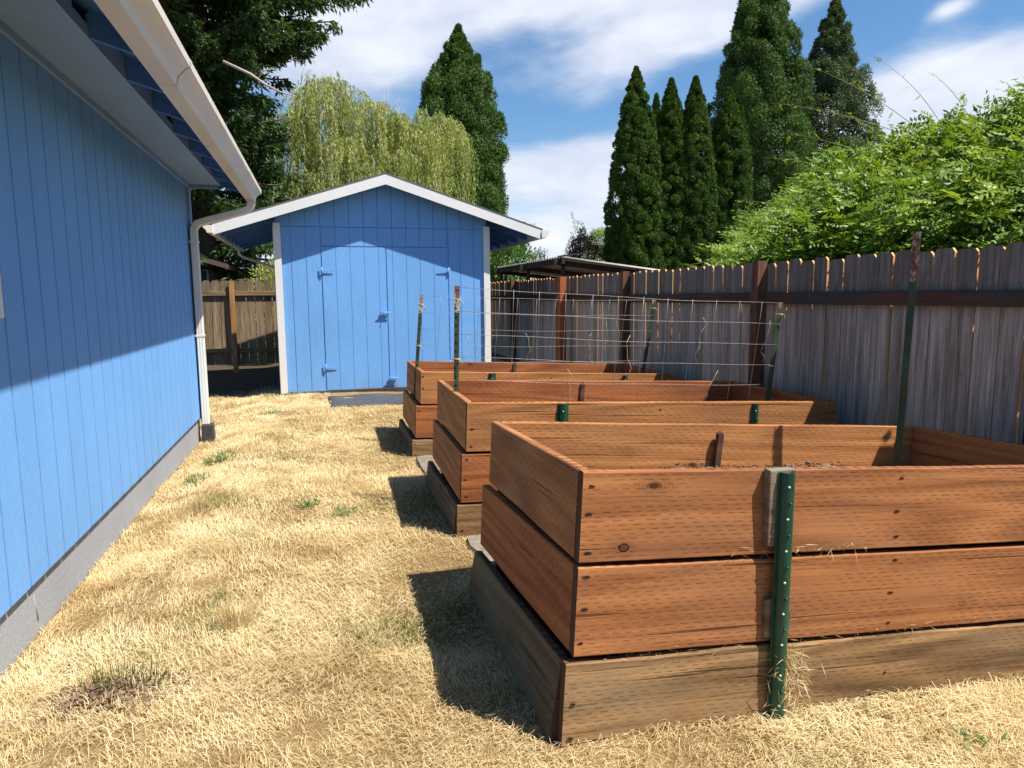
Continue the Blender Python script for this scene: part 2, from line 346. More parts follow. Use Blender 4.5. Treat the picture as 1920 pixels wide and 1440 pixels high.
# ---------------------------------------------------------------- object helpers
def tag(o, label=None, cat=None, group=None, kind=None):
    if label: o['label'] = label
    if cat: o['category'] = cat
    if group: o['group'] = group
    if kind: o['kind'] = kind
    return o
def thing(name, loc, label, cat, group=None, rot=None):
    o = bpy.data.objects.new(name, None); COL.objects.link(o)
    mw = Matrix.Translation(loc)
    if rot is not None: mw = mw @ rot.to_4x4()
    o.matrix_world = mw; o.empty_display_size = .2
    W[o.name] = mw
    return tag(o, label, cat, group)
W = {}
def link(name, me, mat, parent=None, mw=None):
    mats = mat if isinstance(mat, (list, tuple)) else [mat]
    if not me.materials:
        for k in mats: me.materials.append(k)
    o = bpy.data.objects.new(name, me); COL.objects.link(o)
    mw = mw or Matrix.Identity(4)
    W[o.name] = mw
    if parent is not None:
        o.parent = parent; o.matrix_local = W[parent.name].inverted() @ mw
    else: o.matrix_world = mw
    return o

class MB:
    """collects shapes into one mesh"""
    def __init__(s): s.v = []; s.f = []; s.mi = []; s.sm = []
    def add(s, vs, fs, mi=0, smooth=False):
        k = len(s.v); s.v += [tuple(v) for v in vs]; s.f += [tuple(i+k for i in f) for f in fs]
        s.mi += [mi]*len(fs); s.sm += [smooth]*len(fs); return s
    def box(s, a, b, mi=0):
        (x0, y0, z0), (x1, y1, z1) = a, b
        return s.add([(x0,y0,z0),(x1,y0,z0),(x1,y1,z0),(x0,y1,z0),(x0,y0,z1),(x1,y0,z1),(x1,y1,z1),(x0,y1,z1)],
                     [(0,3,2,1),(4,5,6,7),(0,1,5,4),(1,2,6,5),(2,3,7,6),(3,0,4,7)], mi)
    def prism(s, poly, d, mi=0):
        """polygon (list of 3D points) swept by vector d"""
        n = len(poly); d = Vector(d); P = [Vector(p) for p in poly]
        return s.add(P+[p+d for p in P], [tuple(range(n))[::-1], tuple(range(n, 2*n))] + [(i, (i+1) % n, (i+1) % n+n, i+n) for i in range(n)], mi)
    def tube(s, pts, r, n=6, mi=0, smooth=True):
        pts = [Vector(p) for p in pts]; rr = r if isinstance(r, (list, tuple)) else [r]*len(pts)
        vs = []; up = Vector((0, 0, 1))
        for i, p in enumerate(pts):
            d = (pts[min(i+1, len(pts)-1)]-pts[max(i-1, 0)]).normalized()
            a = d.cross(up if abs(d.z) < .95 else Vector((1, 0, 0))).normalized(); b = d.cross(a)
            for k in range(n):
                t = 2*math.pi*k/n; vs.append(p+a*math.cos(t)*rr[i]+b*math.sin(t)*rr[i])
        fs = [(i*n+k, i*n+(k+1) % n, (i+1)*n+(k+1) % n, (i+1)*n+k) for i in range(len(pts)-1) for k in range(n)]
        fs += [tuple(range(n))[::-1], tuple(range((len(pts)-1)*n, len(pts)*n))]
        return s.add(vs, fs, mi, smooth)
    def sweep(s, prof, pts, mi=0, fixed=None):
        """profile of (a,b) pairs swept along pts; a along side, b along up"""
        pts = [Vector(p) for p in pts]; n = len(prof); vs = []
        for i, p in enumerate(pts):
            d = (pts[min(i+1, len(pts)-1)]-pts[max(i-1, 0)]).normalized()
            side = fixed if fixed is not None else d.cross(Vector((0, 0, 1))).normalized(); up = side.cross(d)
            vs += [p+side*a+up*b for a, b in prof]
        fs = [(i*n+k, i*n+(k+1) % n, (i+1)*n+(k+1) % n, (i+1)*n+k) for i in range(len(pts)-1) for k in range(n)]
        fs += [tuple(range(n))[::-1], tuple(range((len(pts)-1)*n, len(pts)*n))]
        return s.add(vs, fs, mi)
    def mesh(s, name):
        me = bpy.data.meshes.new(name); me.from_pydata(s.v, [], s.f)
        me.polygons.foreach_set('material_index', s.mi); me.polygons.foreach_set('use_smooth', s.sm)
        bm = bmesh.new(); bm.from_mesh(me); bmesh.ops.recalc_face_normals(bm, faces=bm.faces); bm.to_mesh(me); bm.free()
        me.update(); return me
    def build(s, name, mat, parent=None, mw=None, bevel=0):
        o = link(name, s.mesh(name), mat, parent, mw)
        if bevel:
            b = o.modifiers.new('bevel', 'BEVEL'); b.width = bevel; b.segments = 2; b.limit_method = 'ANGLE'
        return o

def quads_mesh(name, V, nper, faces, rnd, mat, parent=None):
    """V: (n*nper,3) vertices; faces: list of quads inside one element"""
    n = len(V)//nper; nf = len(faces)
    me = bpy.data.meshes.new(name)
    me.vertices.add(len(V)); me.vertices.foreach_set('co', V.astype(np.float32).ravel())
    F = (np.array(faces)[None]+(np.arange(n)*nper)[:, None, None]).reshape(-1).astype(np.int32)
    me.loops.add(len(F)); me.loops.foreach_set('vertex_index', F)
    me.polygons.add(n*nf); me.polygons.foreach_set('loop_start', (np.arange(n*nf)*4).astype(np.int32))
    try: me.polygons.foreach_set('loop_total', np.full(n*nf, 4, np.int32))
    except Exception: pass
    me.update(calc_edges=True)
    a = me.attributes.new('rnd', 'FLOAT', 'POINT'); a.data.foreach_set('value', np.repeat(rnd, nper).astype(np.float32))
    return link(name, me, mat, parent)
def nrm(a): return a/np.maximum(np.linalg.norm(a, axis=-1, keepdims=True), 1e-9)
def leaves(name, P, D, N, L, Wd, rnd, mat, parent=None, cup=.0):
    """one diamond per leaf: base P, direction D, normal hint N"""
    D = nrm(D); Sd = nrm(np.cross(D, N)); Nn = np.cross(Sd, D)
    L = np.broadcast_to(np.asarray(L, float).reshape(-1, 1), (len(P), 1)); Wd = np.broadcast_to(np.asarray(Wd, float).reshape(-1, 1), (len(P), 1))
    mid = P+D*L*.45-Nn*L*cup
    V = np.stack([P, mid+Sd*Wd*.5, P+D*L, mid-Sd*Wd*.5], 1).reshape(-1, 3)
    return quads_mesh(name, V, 4, [(0, 1, 2, 3)], rnd, mat, parent)
def rand_unit(n): return nrm(rng.normal(size=(n, 3)))

# smooth pseudo-noise for placement
_K = rng.normal(size=(24, 2)); _PH = rng.uniform(0, 6.28, 24)
def field(x, y, s, o=0):
    r = np.zeros_like(x)
    for i in range(8):
        k = _K[(i+o) % 24]*(1+.35*i); r = r+np.sin(k[0]*x*s+k[1]*y*s+_PH[(i*3+o) % 24])/(1+.4*i)
    return r/2.6

def gz(x, y):
    """height of the ground"""
    x = np.asarray(x, float); y = np.asarray(y, float)
    h = -.048*np.clip(x-.85, 0, 2.9)-.10*np.clip((x-3.6)/2, 0, 1)
    return h-.060*np.clip((-.85-x)/.3, 0, 1)+.012*np.sin(x*2.1+y*.7)*np.sin(y*1.3+1)

# ---------------------------------------------------------------- ground
def build_ground():
    ax = np.concatenate([np.linspace(-260, -8, 12), np.linspace(-6, 9, 121), np.linspace(11, 260, 14)])
    ay = np.concatenate([np.linspace(-120, -2, 8), np.linspace(-1, 15, 129), np.linspace(17, 400, 14)])
    X, Y = np.meshgrid(ax, ay); Z = gz(X, Y)
    nx, ny = len(ax), len(ay)
    v = np.stack([X.ravel(), Y.ravel(), Z.ravel()], 1)
    f = [(j*nx+i, j*nx+i+1, (j+1)*nx+i+1, (j+1)*nx+i) for j in range(ny-1) for i in range(nx-1)]
    me = bpy.data.meshes.new('ground'); me.from_pydata(v.tolist(), [], f)
    for p in me.polygons: p.use_smooth = True
    tag(link('ground', me, M['ground']), 'dry lawn ground between the blue house and the fence', 'ground', kind='structure')
build_ground()

# ---------------------------------------------------------------- blue house
XW = -1.231
def plank_wall(mb, axis, pos, out, edges, zlo, zhi, gap=.012, thick=.012):
    """grooved siding: raised planks on a recessed sheet. edges: groove positions along the wall; zhi(u) top"""
    for a, b in zip(edges[:-1], edges[1:]):
        a2, b2 = a+gap/2, b-gap/2
        zt = [zhi(a2), zhi(b2)]; brk = None
        if hasattr(zhi, 'peak') and a2 < zhi.peak < b2: brk = zhi.peak
        P = [(a2, zlo), (b2, zlo), (b2, zt[1])] + ([(brk, zhi(brk))] if brk else []) + [(a2, zt[0])]
        if axis == 'y': poly = [(pos-out*thick, u, w) for u, w in P]; d = (out*thick, 0, 0)
        else: poly = [(u, pos-out*thick, w) for u, w in P]; d = (0, out*thick, 0)
        mb.prism(poly, d)

def build_house():
    h = thing('blue_house', (XW, 3, 0), 'large blue sided house with cream gutter along the left of the lawn', 'house')
    yf, y0 = 7.72, -3.0
    mb = MB(); ed = [yf-.203*k for k in range(int((yf-y0)/.203)+1)][::-1]
    plank_wall(mb, 'y', XW, 1, ed, .192, lambda u: 2.56, .013, .018)
    mb.box((XW-.06, y0, .185), (XW-.017, yf, 2.60))
    rs = random.Random(3)
    for e in ed[20:-1:2]:
        for z in np.arange(.30, 2.4, .31):
            zc = z+rs.uniform(-.03, .03); yc = e+.02+rs.uniform(-.004, .004); r_ = .0036
            mb.prism([(XW-.0005, yc+r_*math.cos(t), zc+r_*math.sin(t)) for t in [k*math.pi/3 for k in range(6)]], (.0016, 0, 0))
    mb.box((XW-7, yf-.05, .19), (XW-.06, yf-.001, 2.9)); mb.box((XW-7, y0, .19), (XW-.06, y0+.05, 2.9)); mb.box((XW-7, y0+.05, .19), (XW-6.95, yf-.05, 2.9))
    mb.build('siding', M['blue'], h)
    # foundation with form-board seams
    mb = MB(); mb.box((XW-7, y0, -.3), (XW-.025, yf-.02, .190)); mb.build('foundation', M['found'], h, bevel=.004)
    mb = MB(); mb.tube([(XW-.026, 2.93, -.05), (XW-.024, 2.932, .06), (XW-.026, 2.925, .15)], [.008, .006, .002], 6); mb.build('foundation_ridge', M['found'], h)
    mb = MB(); mb.tube([(XW-.026, 3.35, .0), (XW-.024, 3.34, .07), (XW-.026, 3.33, .13)], [.005, .004, .002], 6); mb.build('foundation_ridge', M['found'], h)
    # trim strip under soffit, boxed soffit
    mb = MB(); mb.box((XW+.001, y0, 2.500), (XW+.022, yf, 2.535)); mb.build('wall_trim', M['blue_wood'], h)
    mb = MB(); mb.box((XW+.0, y0, 2.537), (-.945, yf+.02, 2.552)); mb.box((-.945, y0, 2.530), (-.925, yf+.03, 2.585)); mb.box((XW, yf+.021, 2.500), (-.945, yf+.04, 2.56))
    mb.build('soffit', M['blue_wood'], h)
    # corner trim
    mb = MB(); mb.box((XW+.001, yf-.085, .16), (XW+.021, yf+.02, 2.50)); mb.box((XW-.09, yf+.001, .16), (XW+.0, yf+.02, 2.50)); mb.build('corner_trim', M['blue_wood'], h)
    # rafters, blocking, sheathing
    sl = .31
    def zr(x): return 2.468+(-.70-x)*sl      # underside of rafters
    ye = yf+.16
    ys = [ye-.04-.61*k for k in range(18)]
    for y in ys:
        mb = MB(); xi, xo = -.924, -.722
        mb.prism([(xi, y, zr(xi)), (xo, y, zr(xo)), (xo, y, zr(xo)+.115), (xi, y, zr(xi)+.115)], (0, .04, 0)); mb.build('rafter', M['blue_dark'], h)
    for k, (a, b) in enumerate(zip(ys[1:], ys[:-1])):
        mb = MB(); z0 = 2.587; z1 = zr(-.93)+.112
        if k % 3 == 1:
            mb.box((-.945, a+.042, z0), (-.925, a+.40, z1))
        else: mb.box((-.945, a+.042, z0), (-.925, b-.002, z1))
        mb.build('blocking', M['blue_wood'], h)
    mb = MB(); w = .135; x = -.722
    while x > XW-.05:
        x2 = x-w+.006; mb.prism([(x, y0, zr(x)+.116), (x2, y0, zr(x2)+.116), (x2, y0, zr(x2)+.136), (x, y0, zr(x)+.136)], (0, ye-y0, 0)); x -= w
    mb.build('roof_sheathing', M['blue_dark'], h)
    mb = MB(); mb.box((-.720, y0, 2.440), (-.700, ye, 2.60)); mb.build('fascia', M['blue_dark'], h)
    # rake board at the far gable end
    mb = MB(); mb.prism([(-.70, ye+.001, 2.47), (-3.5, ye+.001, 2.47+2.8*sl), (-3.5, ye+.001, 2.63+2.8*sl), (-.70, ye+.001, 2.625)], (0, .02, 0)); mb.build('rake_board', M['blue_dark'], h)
    mb = MB()
    mb.prism([(-.66, y0, 2.600), (-4.7, y0, 2.600+4.04*sl), (-4.7, y0, 2.625+4.04*sl), (-.66, y0, 2.625)], (0, ye+.03-y0, 0))
    mb.prism([(-4.7, y0, 2.60+4.04*sl), (-8.9, y0, 2.55), (-8.9, y0, 2.575), (-4.7, y0, 2.625+4.04*sl)], (0, ye+.03-y0, 0))
    mb.build('roof', M['shingle'], h)
    mb = MB(); mb.prism([(XW-.02, yf-.03, 2.9), (-8.2, yf-.03, 2.9), (-4.7, yf-.03, 3.75)], (0, .02, 0)); mb.build('gable', M['blue'], h)
    # K-style gutter (profile in x,z) as a thin shell
    gx, gzz = -.698, 2.405
    out = [(0, .128), (0, 0), (.085, -.004), (.092, .035), (.125, .072), (.148, .085), (.150, .122), (.140, .127)]
    inn = [(a-.004 if a > .01 else a+.004, b+(.004 if b < .05 else 0)) for a, b in out]; inn[-1] = (.138, .118); inn[0] = (.004, .128)
    prof = out+inn[::-1]
    mb = MB(); poly = [(gx+a, y0, gzz+b) for a, b in prof]; n = len(prof); yl = ye+.05
    vs = [Vector(p) for p in poly]+[Vector(p)+Vector((0, yl-y0, 0)) for p in poly]
    mb.add(vs, [(i, (i+1) % n, (i+1) % n+n, i+n) for i in range(n)])
    mb.prism([(gx+a, yl-.003, gzz+b) for a, b in out], (0, .004, 0)); mb.build('gutter', M['gutter'], h)
    for yj in (6.7, 3.75, 1.2):
        mb = MB(); mb.add([(gx+a*1.012+.001, yj+s_*.02, gzz+b*1.0-.0015) for s_ in (-1, 1) for a, b in out[1:7]], [(i, i+1, i+7, i+6) for i in range(5)]); mb.build('gutter_joint', M['gutter'], h)
    # downspout: outlet, elbow, slanting run, elbow, vertical, plastic boot
    dy = 7.62
    path = [(-.645, dy+.19, 2.42), (-.645, dy+.19, 2.365), (-.665, dy+.18, 2.320), (-.72, dy+.16, 2.288), (-1.08, dy+.01, 2.165), (-1.15, dy-.01, 2.135), (-1.178, dy-.02, 2.085), (-1.180, dy-.02, 2.02), (-1.180, dy-.02, .13)]
    prof = []
    for k in range(20):
        t = 2*math.pi*k/20; c_, s_ = math.cos(t), math.sin(t)
        q = (abs(c_)**6+abs(s_)**6)**(-1/6); fl = .97 if k % 2 else 1.03
        prof.append((c_*q*.047*fl, s_*q*.036*fl))
    mb = MB(); V_ = []; pts = [Vector(p) for p in path]
    dense = []
    for a, b in zip(pts[:-1], pts[1:]): dense += [a, a.lerp(b, .5)]
    dense.append(pts[-1])
    for i, p in enumerate(dense):
        d = (dense[min(i+1, len(dense)-1)]-dense[max(i-1, 0)]).normalized()
        a = Vector((0, 1, 0)); bb = a.cross(d).normalized(); a = d.cross(bb)
        V_ += [p+a*u+bb*v for u, v in prof]
    n = 20; mb.add(V_, [(i*n+k, i*n+(k+1) % n, (i+1)*n+(k+1) % n, (i+1)*n+k) for i in range(len(dense)-1) for k in range(n)])
    ds = mb.build('downspout', M['downspout'], h)
    for z in (1.02, 1.95): mb = MB(); mb.box((-1.224, dy-.070, z), (-1.140, dy+.030, z+.018)); mb.build('strap', M['downspout'], ds)
    mb = MB(); mb.prism([(-1.225, dy-.08, -.05), (-1.105, dy-.08, -.05), (-1.11, dy-.08, .125), (-1.22, dy-.08, .125)], (0, .12, 0)); mb.build('drain_boot', M['boot'], ds, bevel=.01)
    # window trim just entering the picture
    w = MB(); zb, zt, yb, ya = 1.33, 2.30, 3.19, 2.0
    w.box((XW+.001, yb-.075, zb), (XW+.024, yb, zt)); w.box((XW+.001, ya, zb), (XW+.024, yb-.076, zb+.075)); w.box((XW+.001, ya, zt-.075), (XW+.024, yb-.076, zt)); w.box((XW+.001, ya, zb+.076), (XW+.024, ya+.075, zt-.076))
    wo = w.build('window', M['white'], h); g = MB(); g.box((XW+.002, ya+.076, zb+.076), (XW+.008, yb-.076, zt-.076)); g.build('pane', M['glass'], wo)
build_house()

# ---------------------------------------------------------------- garden shed
def build_shed():
    ys = 10.417; x0, x1 = -.581, 2.495; xc = .957
    s = thing('garden_shed', (xc, ys, 0), 'blue gabled garden shed with double doors and white trim at the end of the lawn', 'shed')
    def top(u): return 3.045-abs(u-xc)*.312
    top.peak = xc
    wall = MB()
    ed = [x0+.01+.2025*k for k in range(16)]
    # below and above the flashing seam, leaving the door opening
    dx0, dx1, dz0, dz1 = .037, 1.876, .055, 2.118
    for a, b in zip(ed[:-1], ed[1:]):
        mid = (a+b)/2
        segs = [(a, b)]
        def cut(seg, z0):
            out_ = []
            for (p, q) in seg:
                if q <= dx0 or p >= dx1: out_.append((p, q, .045))
                elif p < dx0: out_ += [(p, dx0-.004, .045), (dx0+.004, q, z0)]
                elif q > dx1: out_ += [(p, dx1-.004, z0), (dx1+.004, q, .045)]
                else: out_.append((p, q, z0))
            return out_
        for p, q, z0 in cut(segs, dz1+.014):
            if q-p < .012: continue
            plank_wall(wall, 'x', ys, -1, [p, q], z0, lambda u: 2.395, .007)
        f = lambda u: top(u); 
        class F:
            peak = xc
            def __call__(self, u): return top(u)
        if min(top(a), top(b)) > 2.42: plank_wall(wall, 'x', ys-.006, -1, [a, b], 2.402, F(), .007)
    wall.box((x0, ys+.012, .04), (x1, ys+.05, 2.45)); wall.prism([(x0, ys+.012, 2.45), (x1, ys+.012, 2.45), (xc, ys+.012, 3.02)], (0, .03, 0))
    wall.box((x0, ys+.051, .04), (x0+.03, ys+3.3, 2.45)); wall.box((x1-.03, ys+.051, .04), (x1, ys+3.3, 2.45)); wall.box((x0, ys+3.301, .04), (x1, ys+3.34, 2.45))
    wall.prism([(x0, ys+3.30, 2.45), (x1, ys+3.30, 2.45), (xc, ys+3.30, 3.02)], (0, .03, 0))
    wall.build('wall', M['blue'], s)
    mb = MB(); mb.box((x0+.02, ys+.03, -.1), (x1-.02, ys+3.3, .042)); mb.build('foundation', M['found2'], s)
    xm = .955
    for k, (a, b) in enumerate(((dx0+.008, xm-.005), (xm+.005, dx1-.008))):
        d = MB(); cuts = [a]+[e for e in ed if a+.03 < e < b-.03]+[b]
        plank_wall(d, 'x', ys-.004, -1, cuts, dz0, lambda u: dz1, .007, .014)
        d.box((a, ys+.0, dz0), (b, ys+.012, dz1))
        do = d.build('door', M['blue'], s)
        hx = a if k == 0 else b; sg = 1 if k == 0 else -1
        for hz in (1.775, .385):
            hb = MB(); y1 = ys-.0185; 
            hb.prism([(hx+sg*.004, y1, hz+.016), (hx+sg*.15, y1, hz+.007), (hx+sg*.165, y1, hz), (hx+sg*.15, y1, hz-.007), (hx+sg*.004, y1, hz-.016)], (0, -.005, 0))
            hb.box((min(hx-sg*.038, hx-sg*.010), y1-.004, hz-.052), (max(hx-sg*.038, hx-sg*.010), y1+.0, hz+.052))
            hb.tube([(hx-sg*.003, y1-.006, hz-.055), (hx-sg*.003, y1-.006, hz+.055)], .008, 8)
            for q in (.03, .075, .12): hb.tube([(hx+sg*q, y1-.005, hz), (hx+sg*q, y1-.010, hz)], .005, 6)
            hb.build('hinge', M['blue'], do)
        if k == 0:
            for lz, wd in ((1.175, .115), (.200, .115)):
                lb = MB(); lx = xm-.045 if lz > 1 else xm+.045; y1 = ys-.02
                lb.box((lx-wd/2, y1-.022, lz-.014), (lx+wd/2, y1, lz+.014)); lb.tube([(lx-wd/2-.02, y1-.03, lz), (lx+wd/2+.03, y1-.03, lz)], .007, 8)
                if lz > 1: lb.tube([(lx+.01, y1-.03, lz), (lx+.008, y1-.045, lz-.03), (lx+.0, y1-.04, lz-.06)], .006, 6)
                lb.build('latch' if lz > 1 else 'bolt', M['blue'], do)
    for a, b in ((x0-.012, x0+.082), (x1-.082, x1+.012)):
        mb = MB(); mb.box((a, ys-.040, .035), (b, ys-.0135, 2.44)); mb.build('corner_trim', M['white'], s)
        xo = a if a < 0 else b; mb = MB(); mb.box((xo-.009 if a < 0 else xo-.009, ys-.0135, .035), (xo+.009, ys+.07, 2.40)); mb.build('corner_trim', M['white'], s)
    # roof: front face of barge board at yb
    yb = 10.14; sl = .318; ex = 2.30
    def zt(u): return 3.125-abs(u-xc)*sl
    for sg in (-1, 1):
        xe = xc+sg*ex
        mb = MB(); mb.prism([(xc, yb, zt(xc)-.150), (xe, yb, zt(xe)-.150), (xe, yb, zt(xe)-.008), (xc, yb, zt(xc)-.008)], (0, .022, 0)); mb.build('barge_board', M['white'], s)
        mb = MB(); mb.prism([(xc, yb-.004, zt(xc)-.006), (xe+sg*.02, yb-.004, zt(xe)-.012), (xe+sg*.02, yb-.004, zt(xe)+.006), (xc, yb-.004, zt(xc)+.012)], (0, 3.75, 0)); mb.build('roof', M['shingle'], s)
        mb = MB(); mb.box((min(xe-sg*.001, xe-sg*.021), yb+.023, zt(xe)-.145), (max(xe-sg*.001, xe-sg*.021), yb+3.70, zt(xe)-.014)); mb.build('fascia', M['white'], s)
        w = .135; u = 0
        mb = MB()
        while u < ex-.03:
            a = xc+sg*u; b = xc+sg*min(u+w-.006, ex-.022)
            mb.prism([(a, yb+.023, zt(a)-.030), (b, yb+.023, zt(b)-.030), (b, yb+.023, zt(b)-.013), (a, yb+.023, zt(a)-.013)], (0, 3.67, 0)); u += w
        mb.build('roof_sheathing', M['blue_dark'], s)
        for k in range(7):
            y = yb+.10+.59*k; xa = (x0-.015 if sg < 0 else x1+.015); xb = xe-sg*.022
            mb = MB(); mb.prism([(xa, y, zt(xa)-.125), (xb, y, zt(xb)-.120), (xb, y, zt(xb)-.031), (xa, y, zt(xa)-.031)], (0, .04, 0)); mb.build('rafter', M['blue_dark'], s)
        # gutter
        prof = [(0, .10), (0, 0), (.07, 0), (.078, .03), (.10, .055), (.115, .066), (.117, .10)]
        mb = MB(); zz = zt(xe)-.125
        P = [(xe+sg*a, yb-.02, zz+b) for a, b in prof]; Q = [(xe+sg*(a*.95+.003), yb-.02, zz+b*.96+.006) for a, b in prof][::-1]
        n = 14; al = P+Q; vs = [Vector(p) for p in al]+[Vector(p)+Vector((0, 3.76, 0)) for p in al]
        mb.add(vs, [(i, (i+1) % n, (i+1) % n+n, i+n) for i in range(n)]); mb.prism(P, (0, .004, 0)); mb.build('gutter', M['gutter'], s)
        if sg < 0:
            mb = MB(); mb.sweep([(-.03, -.022), (.03, -.022), (.03, .022), (-.03, .022)], [(xe-.05, 13.65, zz), (xe-.04, 13.65, zz-.08), (xe+.02, 13.65, zz-.13), (x0-.10, 13.65, zz-.34), (x0-.05, 13.65, zz-.42), (x0-.05, 13.65, .1)], fixed=Vector((0, 1, 0))); mb.build('downspout', M['downspout'], s)
build_shed()

def flat_sheet(name, pts, z0, th, mat, label, cat, wob=.006):
    cx_ = sum(p[0] for p in pts)/len(pts); cy_ = sum(p[1] for p in pts)/len(pts)
    ring = []
    for (a, b) in zip(pts, pts[1:]+pts[:1]):
        for k in range(6):
            t = k/6; ring.append((a[0]+(b[0]-a[0])*t+random.uniform(-wob, wob), a[1]+(b[1]-a[1])*t+random.uniform(-wob, wob)))
    mb = MB(); mb.prism([(x, y, z0+random.uniform(-wob, wob)*.5) for x, y in ring], (0, 0, th))
    return tag(mb.build(name, mat, bevel=.004), label, cat)
def build_mat():
    nx, ny = 30, 12; vs = []
    for j in range(ny+1):
        for i in range(nx+1):
            x = .06+1.75*i/nx; y = 9.03+.95*j/ny
            z = .018+.010*math.sin(x*9+y*4)+.006*math.sin(y*17+x*3)+.012*mnoise.noise((x*4, y*5, 0))
            if j == 0 or i == 0 or i == nx: z -= .012
            vs.append((x+.012*mnoise.noise((y*5, 1, x)), y+.02*mnoise.noise((x*3, 2, y)), z))
    mb = MB(); mb.add(vs, [(j*(nx+1)+i, j*(nx+1)+i+1, (j+1)*(nx+1)+i+1, (j+1)*(nx+1)+i) for j in range(ny) for i in range(nx)], 0, True)
    o = tag(mb.build('ground_sheet', M['black']), 'black wrinkled sheet lying on the ground before the shed doors', 'sheet')
    s = o.modifiers.new('s', 'SOLIDIFY'); s.thickness = .006
    mb = MB(); mb.box((.5, 10.365, .035), (1.15, 10.395, .055)); tag(mb.build('wood_strip', M['brownboard'], bevel=.002), 'thin brown wood strip lying along the foot of the shed doors', 'strip')
build_mat()

# ---------------------------------------------------------------- raised beds
def board(name, parent, mw, L, H, T, mat, wob=.0025, ragged=0.):
    """length along local +x, thickness +y, height downwards from z=0"""
    seed = random.uniform(0, 100); n = max(6, int(L/.06)); b = .004
    prof = [(b, 0), (T-b, 0), (T, -b), (T, -H/2), (T, -H+b), (T-b, -H), (b, -H), (0, -H+b), (0, -H/2), (0, -b)]
    V = []
    for i in range(n+1):
        x = L*i/n
        for j, (y, z) in enumerate(prof):
            dz = wob*mnoise.noise((x*2.5, seed, 1 if z > -H/2 else 4)); dy = wob*.9*mnoise.noise((x*1.6, seed+5, z*3))
            if z > -.01 or z < -H+.01: dz += wob*.5*mnoise.noise((x*17, seed+j*.2, 2))
            if ragged and z < -H+.02: dz += ragged*max(0, mnoise.noise((x*5, seed, 9)))
            if ragged and z > -.02: dz -= ragged*.35*max(0, mnoise.noise((x*9, seed+3, 9)))
            V.append((x, y+dy, z+dz))
    k = len(prof); F = [(i*k+j, i*k+(j+1) % k, (i+1)*k+(j+1) % k, (i+1)*k+j) for i in range(n) for j in range(k)]
    mb = MB(); mb.add(V, F); mb.add(V[:k], [tuple(range(k))[::-1]], 1); mb.add(V[n*k:], [tuple(range(k))], 1)
    return mb.build(name, [mat, M['endgrain']], parent, mw)

def frame(o, px, py):
    ex = (Vector(px)-Vector(o)).normalized(); ey = Vector(py)-Vector(o); ey = (ey-ey.dot(ex)*ex).normalized(); ez = ex.cross(ey)
    return Matrix((ex, ey, ez)).transposed()
BH = .286; GAP = .014; T = .038
def straw_bits(name, parent, pts, n, spread, L=.05, mat=None, mw=None):
    """small dry stems caught on something"""
    P = np.array(pts)[rng.integers(0, len(pts), n)]+rng.normal(size=(n, 3))*np.array(spread)
    D = rand_unit(n); D[:, 2] *= .5
    return leaves(name, P, D, rand_unit(n), rng.uniform(.4, 1.3, n)*L, rng.uniform(.0016, .003, n), rng.uniform(.3, 1, n), M['straw'], parent)

def raised_bed(O, PX, PY, Lx, Ly, label, mats, left_off, seed):
    random.seed(seed)
    Rm = frame(O, PX, PY); base = Vector(O)+Rm @ Vector((0, 0, -.87))
    b = thing('raised_bed', base, label, 'raised bed', 'wooden raised garden beds', Rm)
    F = Matrix.Translation(O) @ Rm.to_4x4(); bi = F
    z = 0.
    for k in range(3):
        fm, lm, bm_ = mats[k]
        lf, lb, tilt = left_off[k]
        Hk = BH if k < 2 else .275
        off = min(lf, 0)
        tl = Matrix.Rotation(random.uniform(-.004, .004), 4, 'Y')
        # front: outer face at y=0
        fo = .0 if k < 2 else -.004
        o = board('front_board', b, bi @ Matrix.Translation((off, fo, z)) @ tl, Lx-off+random.uniform(-.004, .004), Hk, T, M[fm], .003 if k < 2 else .007, 0 if k < 2 else .02)
        if k == 2: o['label'] = 'weathered cracked bottom board of the front side'
        for xs in (.022, Lx/2-.03, Lx-.05):
            for zs in (.035, .14, .245):
                if random.random() < .8:
                    sx = xs+random.uniform(-.004, .006)+off*(xs < .1); sz = z-zs+random.uniform(-.01, .01); mb_ = MB()
                    mb_.prism([(sx-.012*random.uniform(.3, 1), -.0026+fo, sz), (sx-.002, -.0026+fo, sz-.0035), (sx+.016*random.uniform(.3, 1.2), -.0026+fo, sz-.001), (sx+.002, -.0026+fo, sz+.0035)], (0, .004, 0))
                    mb_.build('screw_hole', M['blackout'], b, bi)
        o = board('back_board', b, bi @ Matrix.Translation((.042, Ly-T, z)), Lx-.086, Hk, T, M[bm_])
        # right side
        board('side_board', b, bi @ Matrix.Translation((Lx-.003, T+.002, z)) @ Matrix.Rotation(math.pi/2, 4, 'Z'), Ly-T-.003, Hk, T, M[bm_])
        # left side: from front end to back end with its own offsets, outer face at x=left
        a = math.atan2(lb-lf, Ly-T)
        mw = bi @ Matrix.Translation((lf, T+.004, z-(.0 if k < 2 else .012))) @ Matrix.Rotation(-a, 4, 'Z') @ Matrix.Rotation(tilt, 4, 'Y') @ Matrix.Translation((T, 0, 0)) @ Matrix.Rotation(math.pi/2, 4, 'Z')
        o = board('side_board', b, mw, Ly-T-.004, Hk, T, M[lm], .003 if k < 2 else .006, 0 if k < 2 else .012)
        if k == 2: o['label'] = 'grey weathered bottom board leaning outwards'
        z -= Hk+GAP
    return b, F

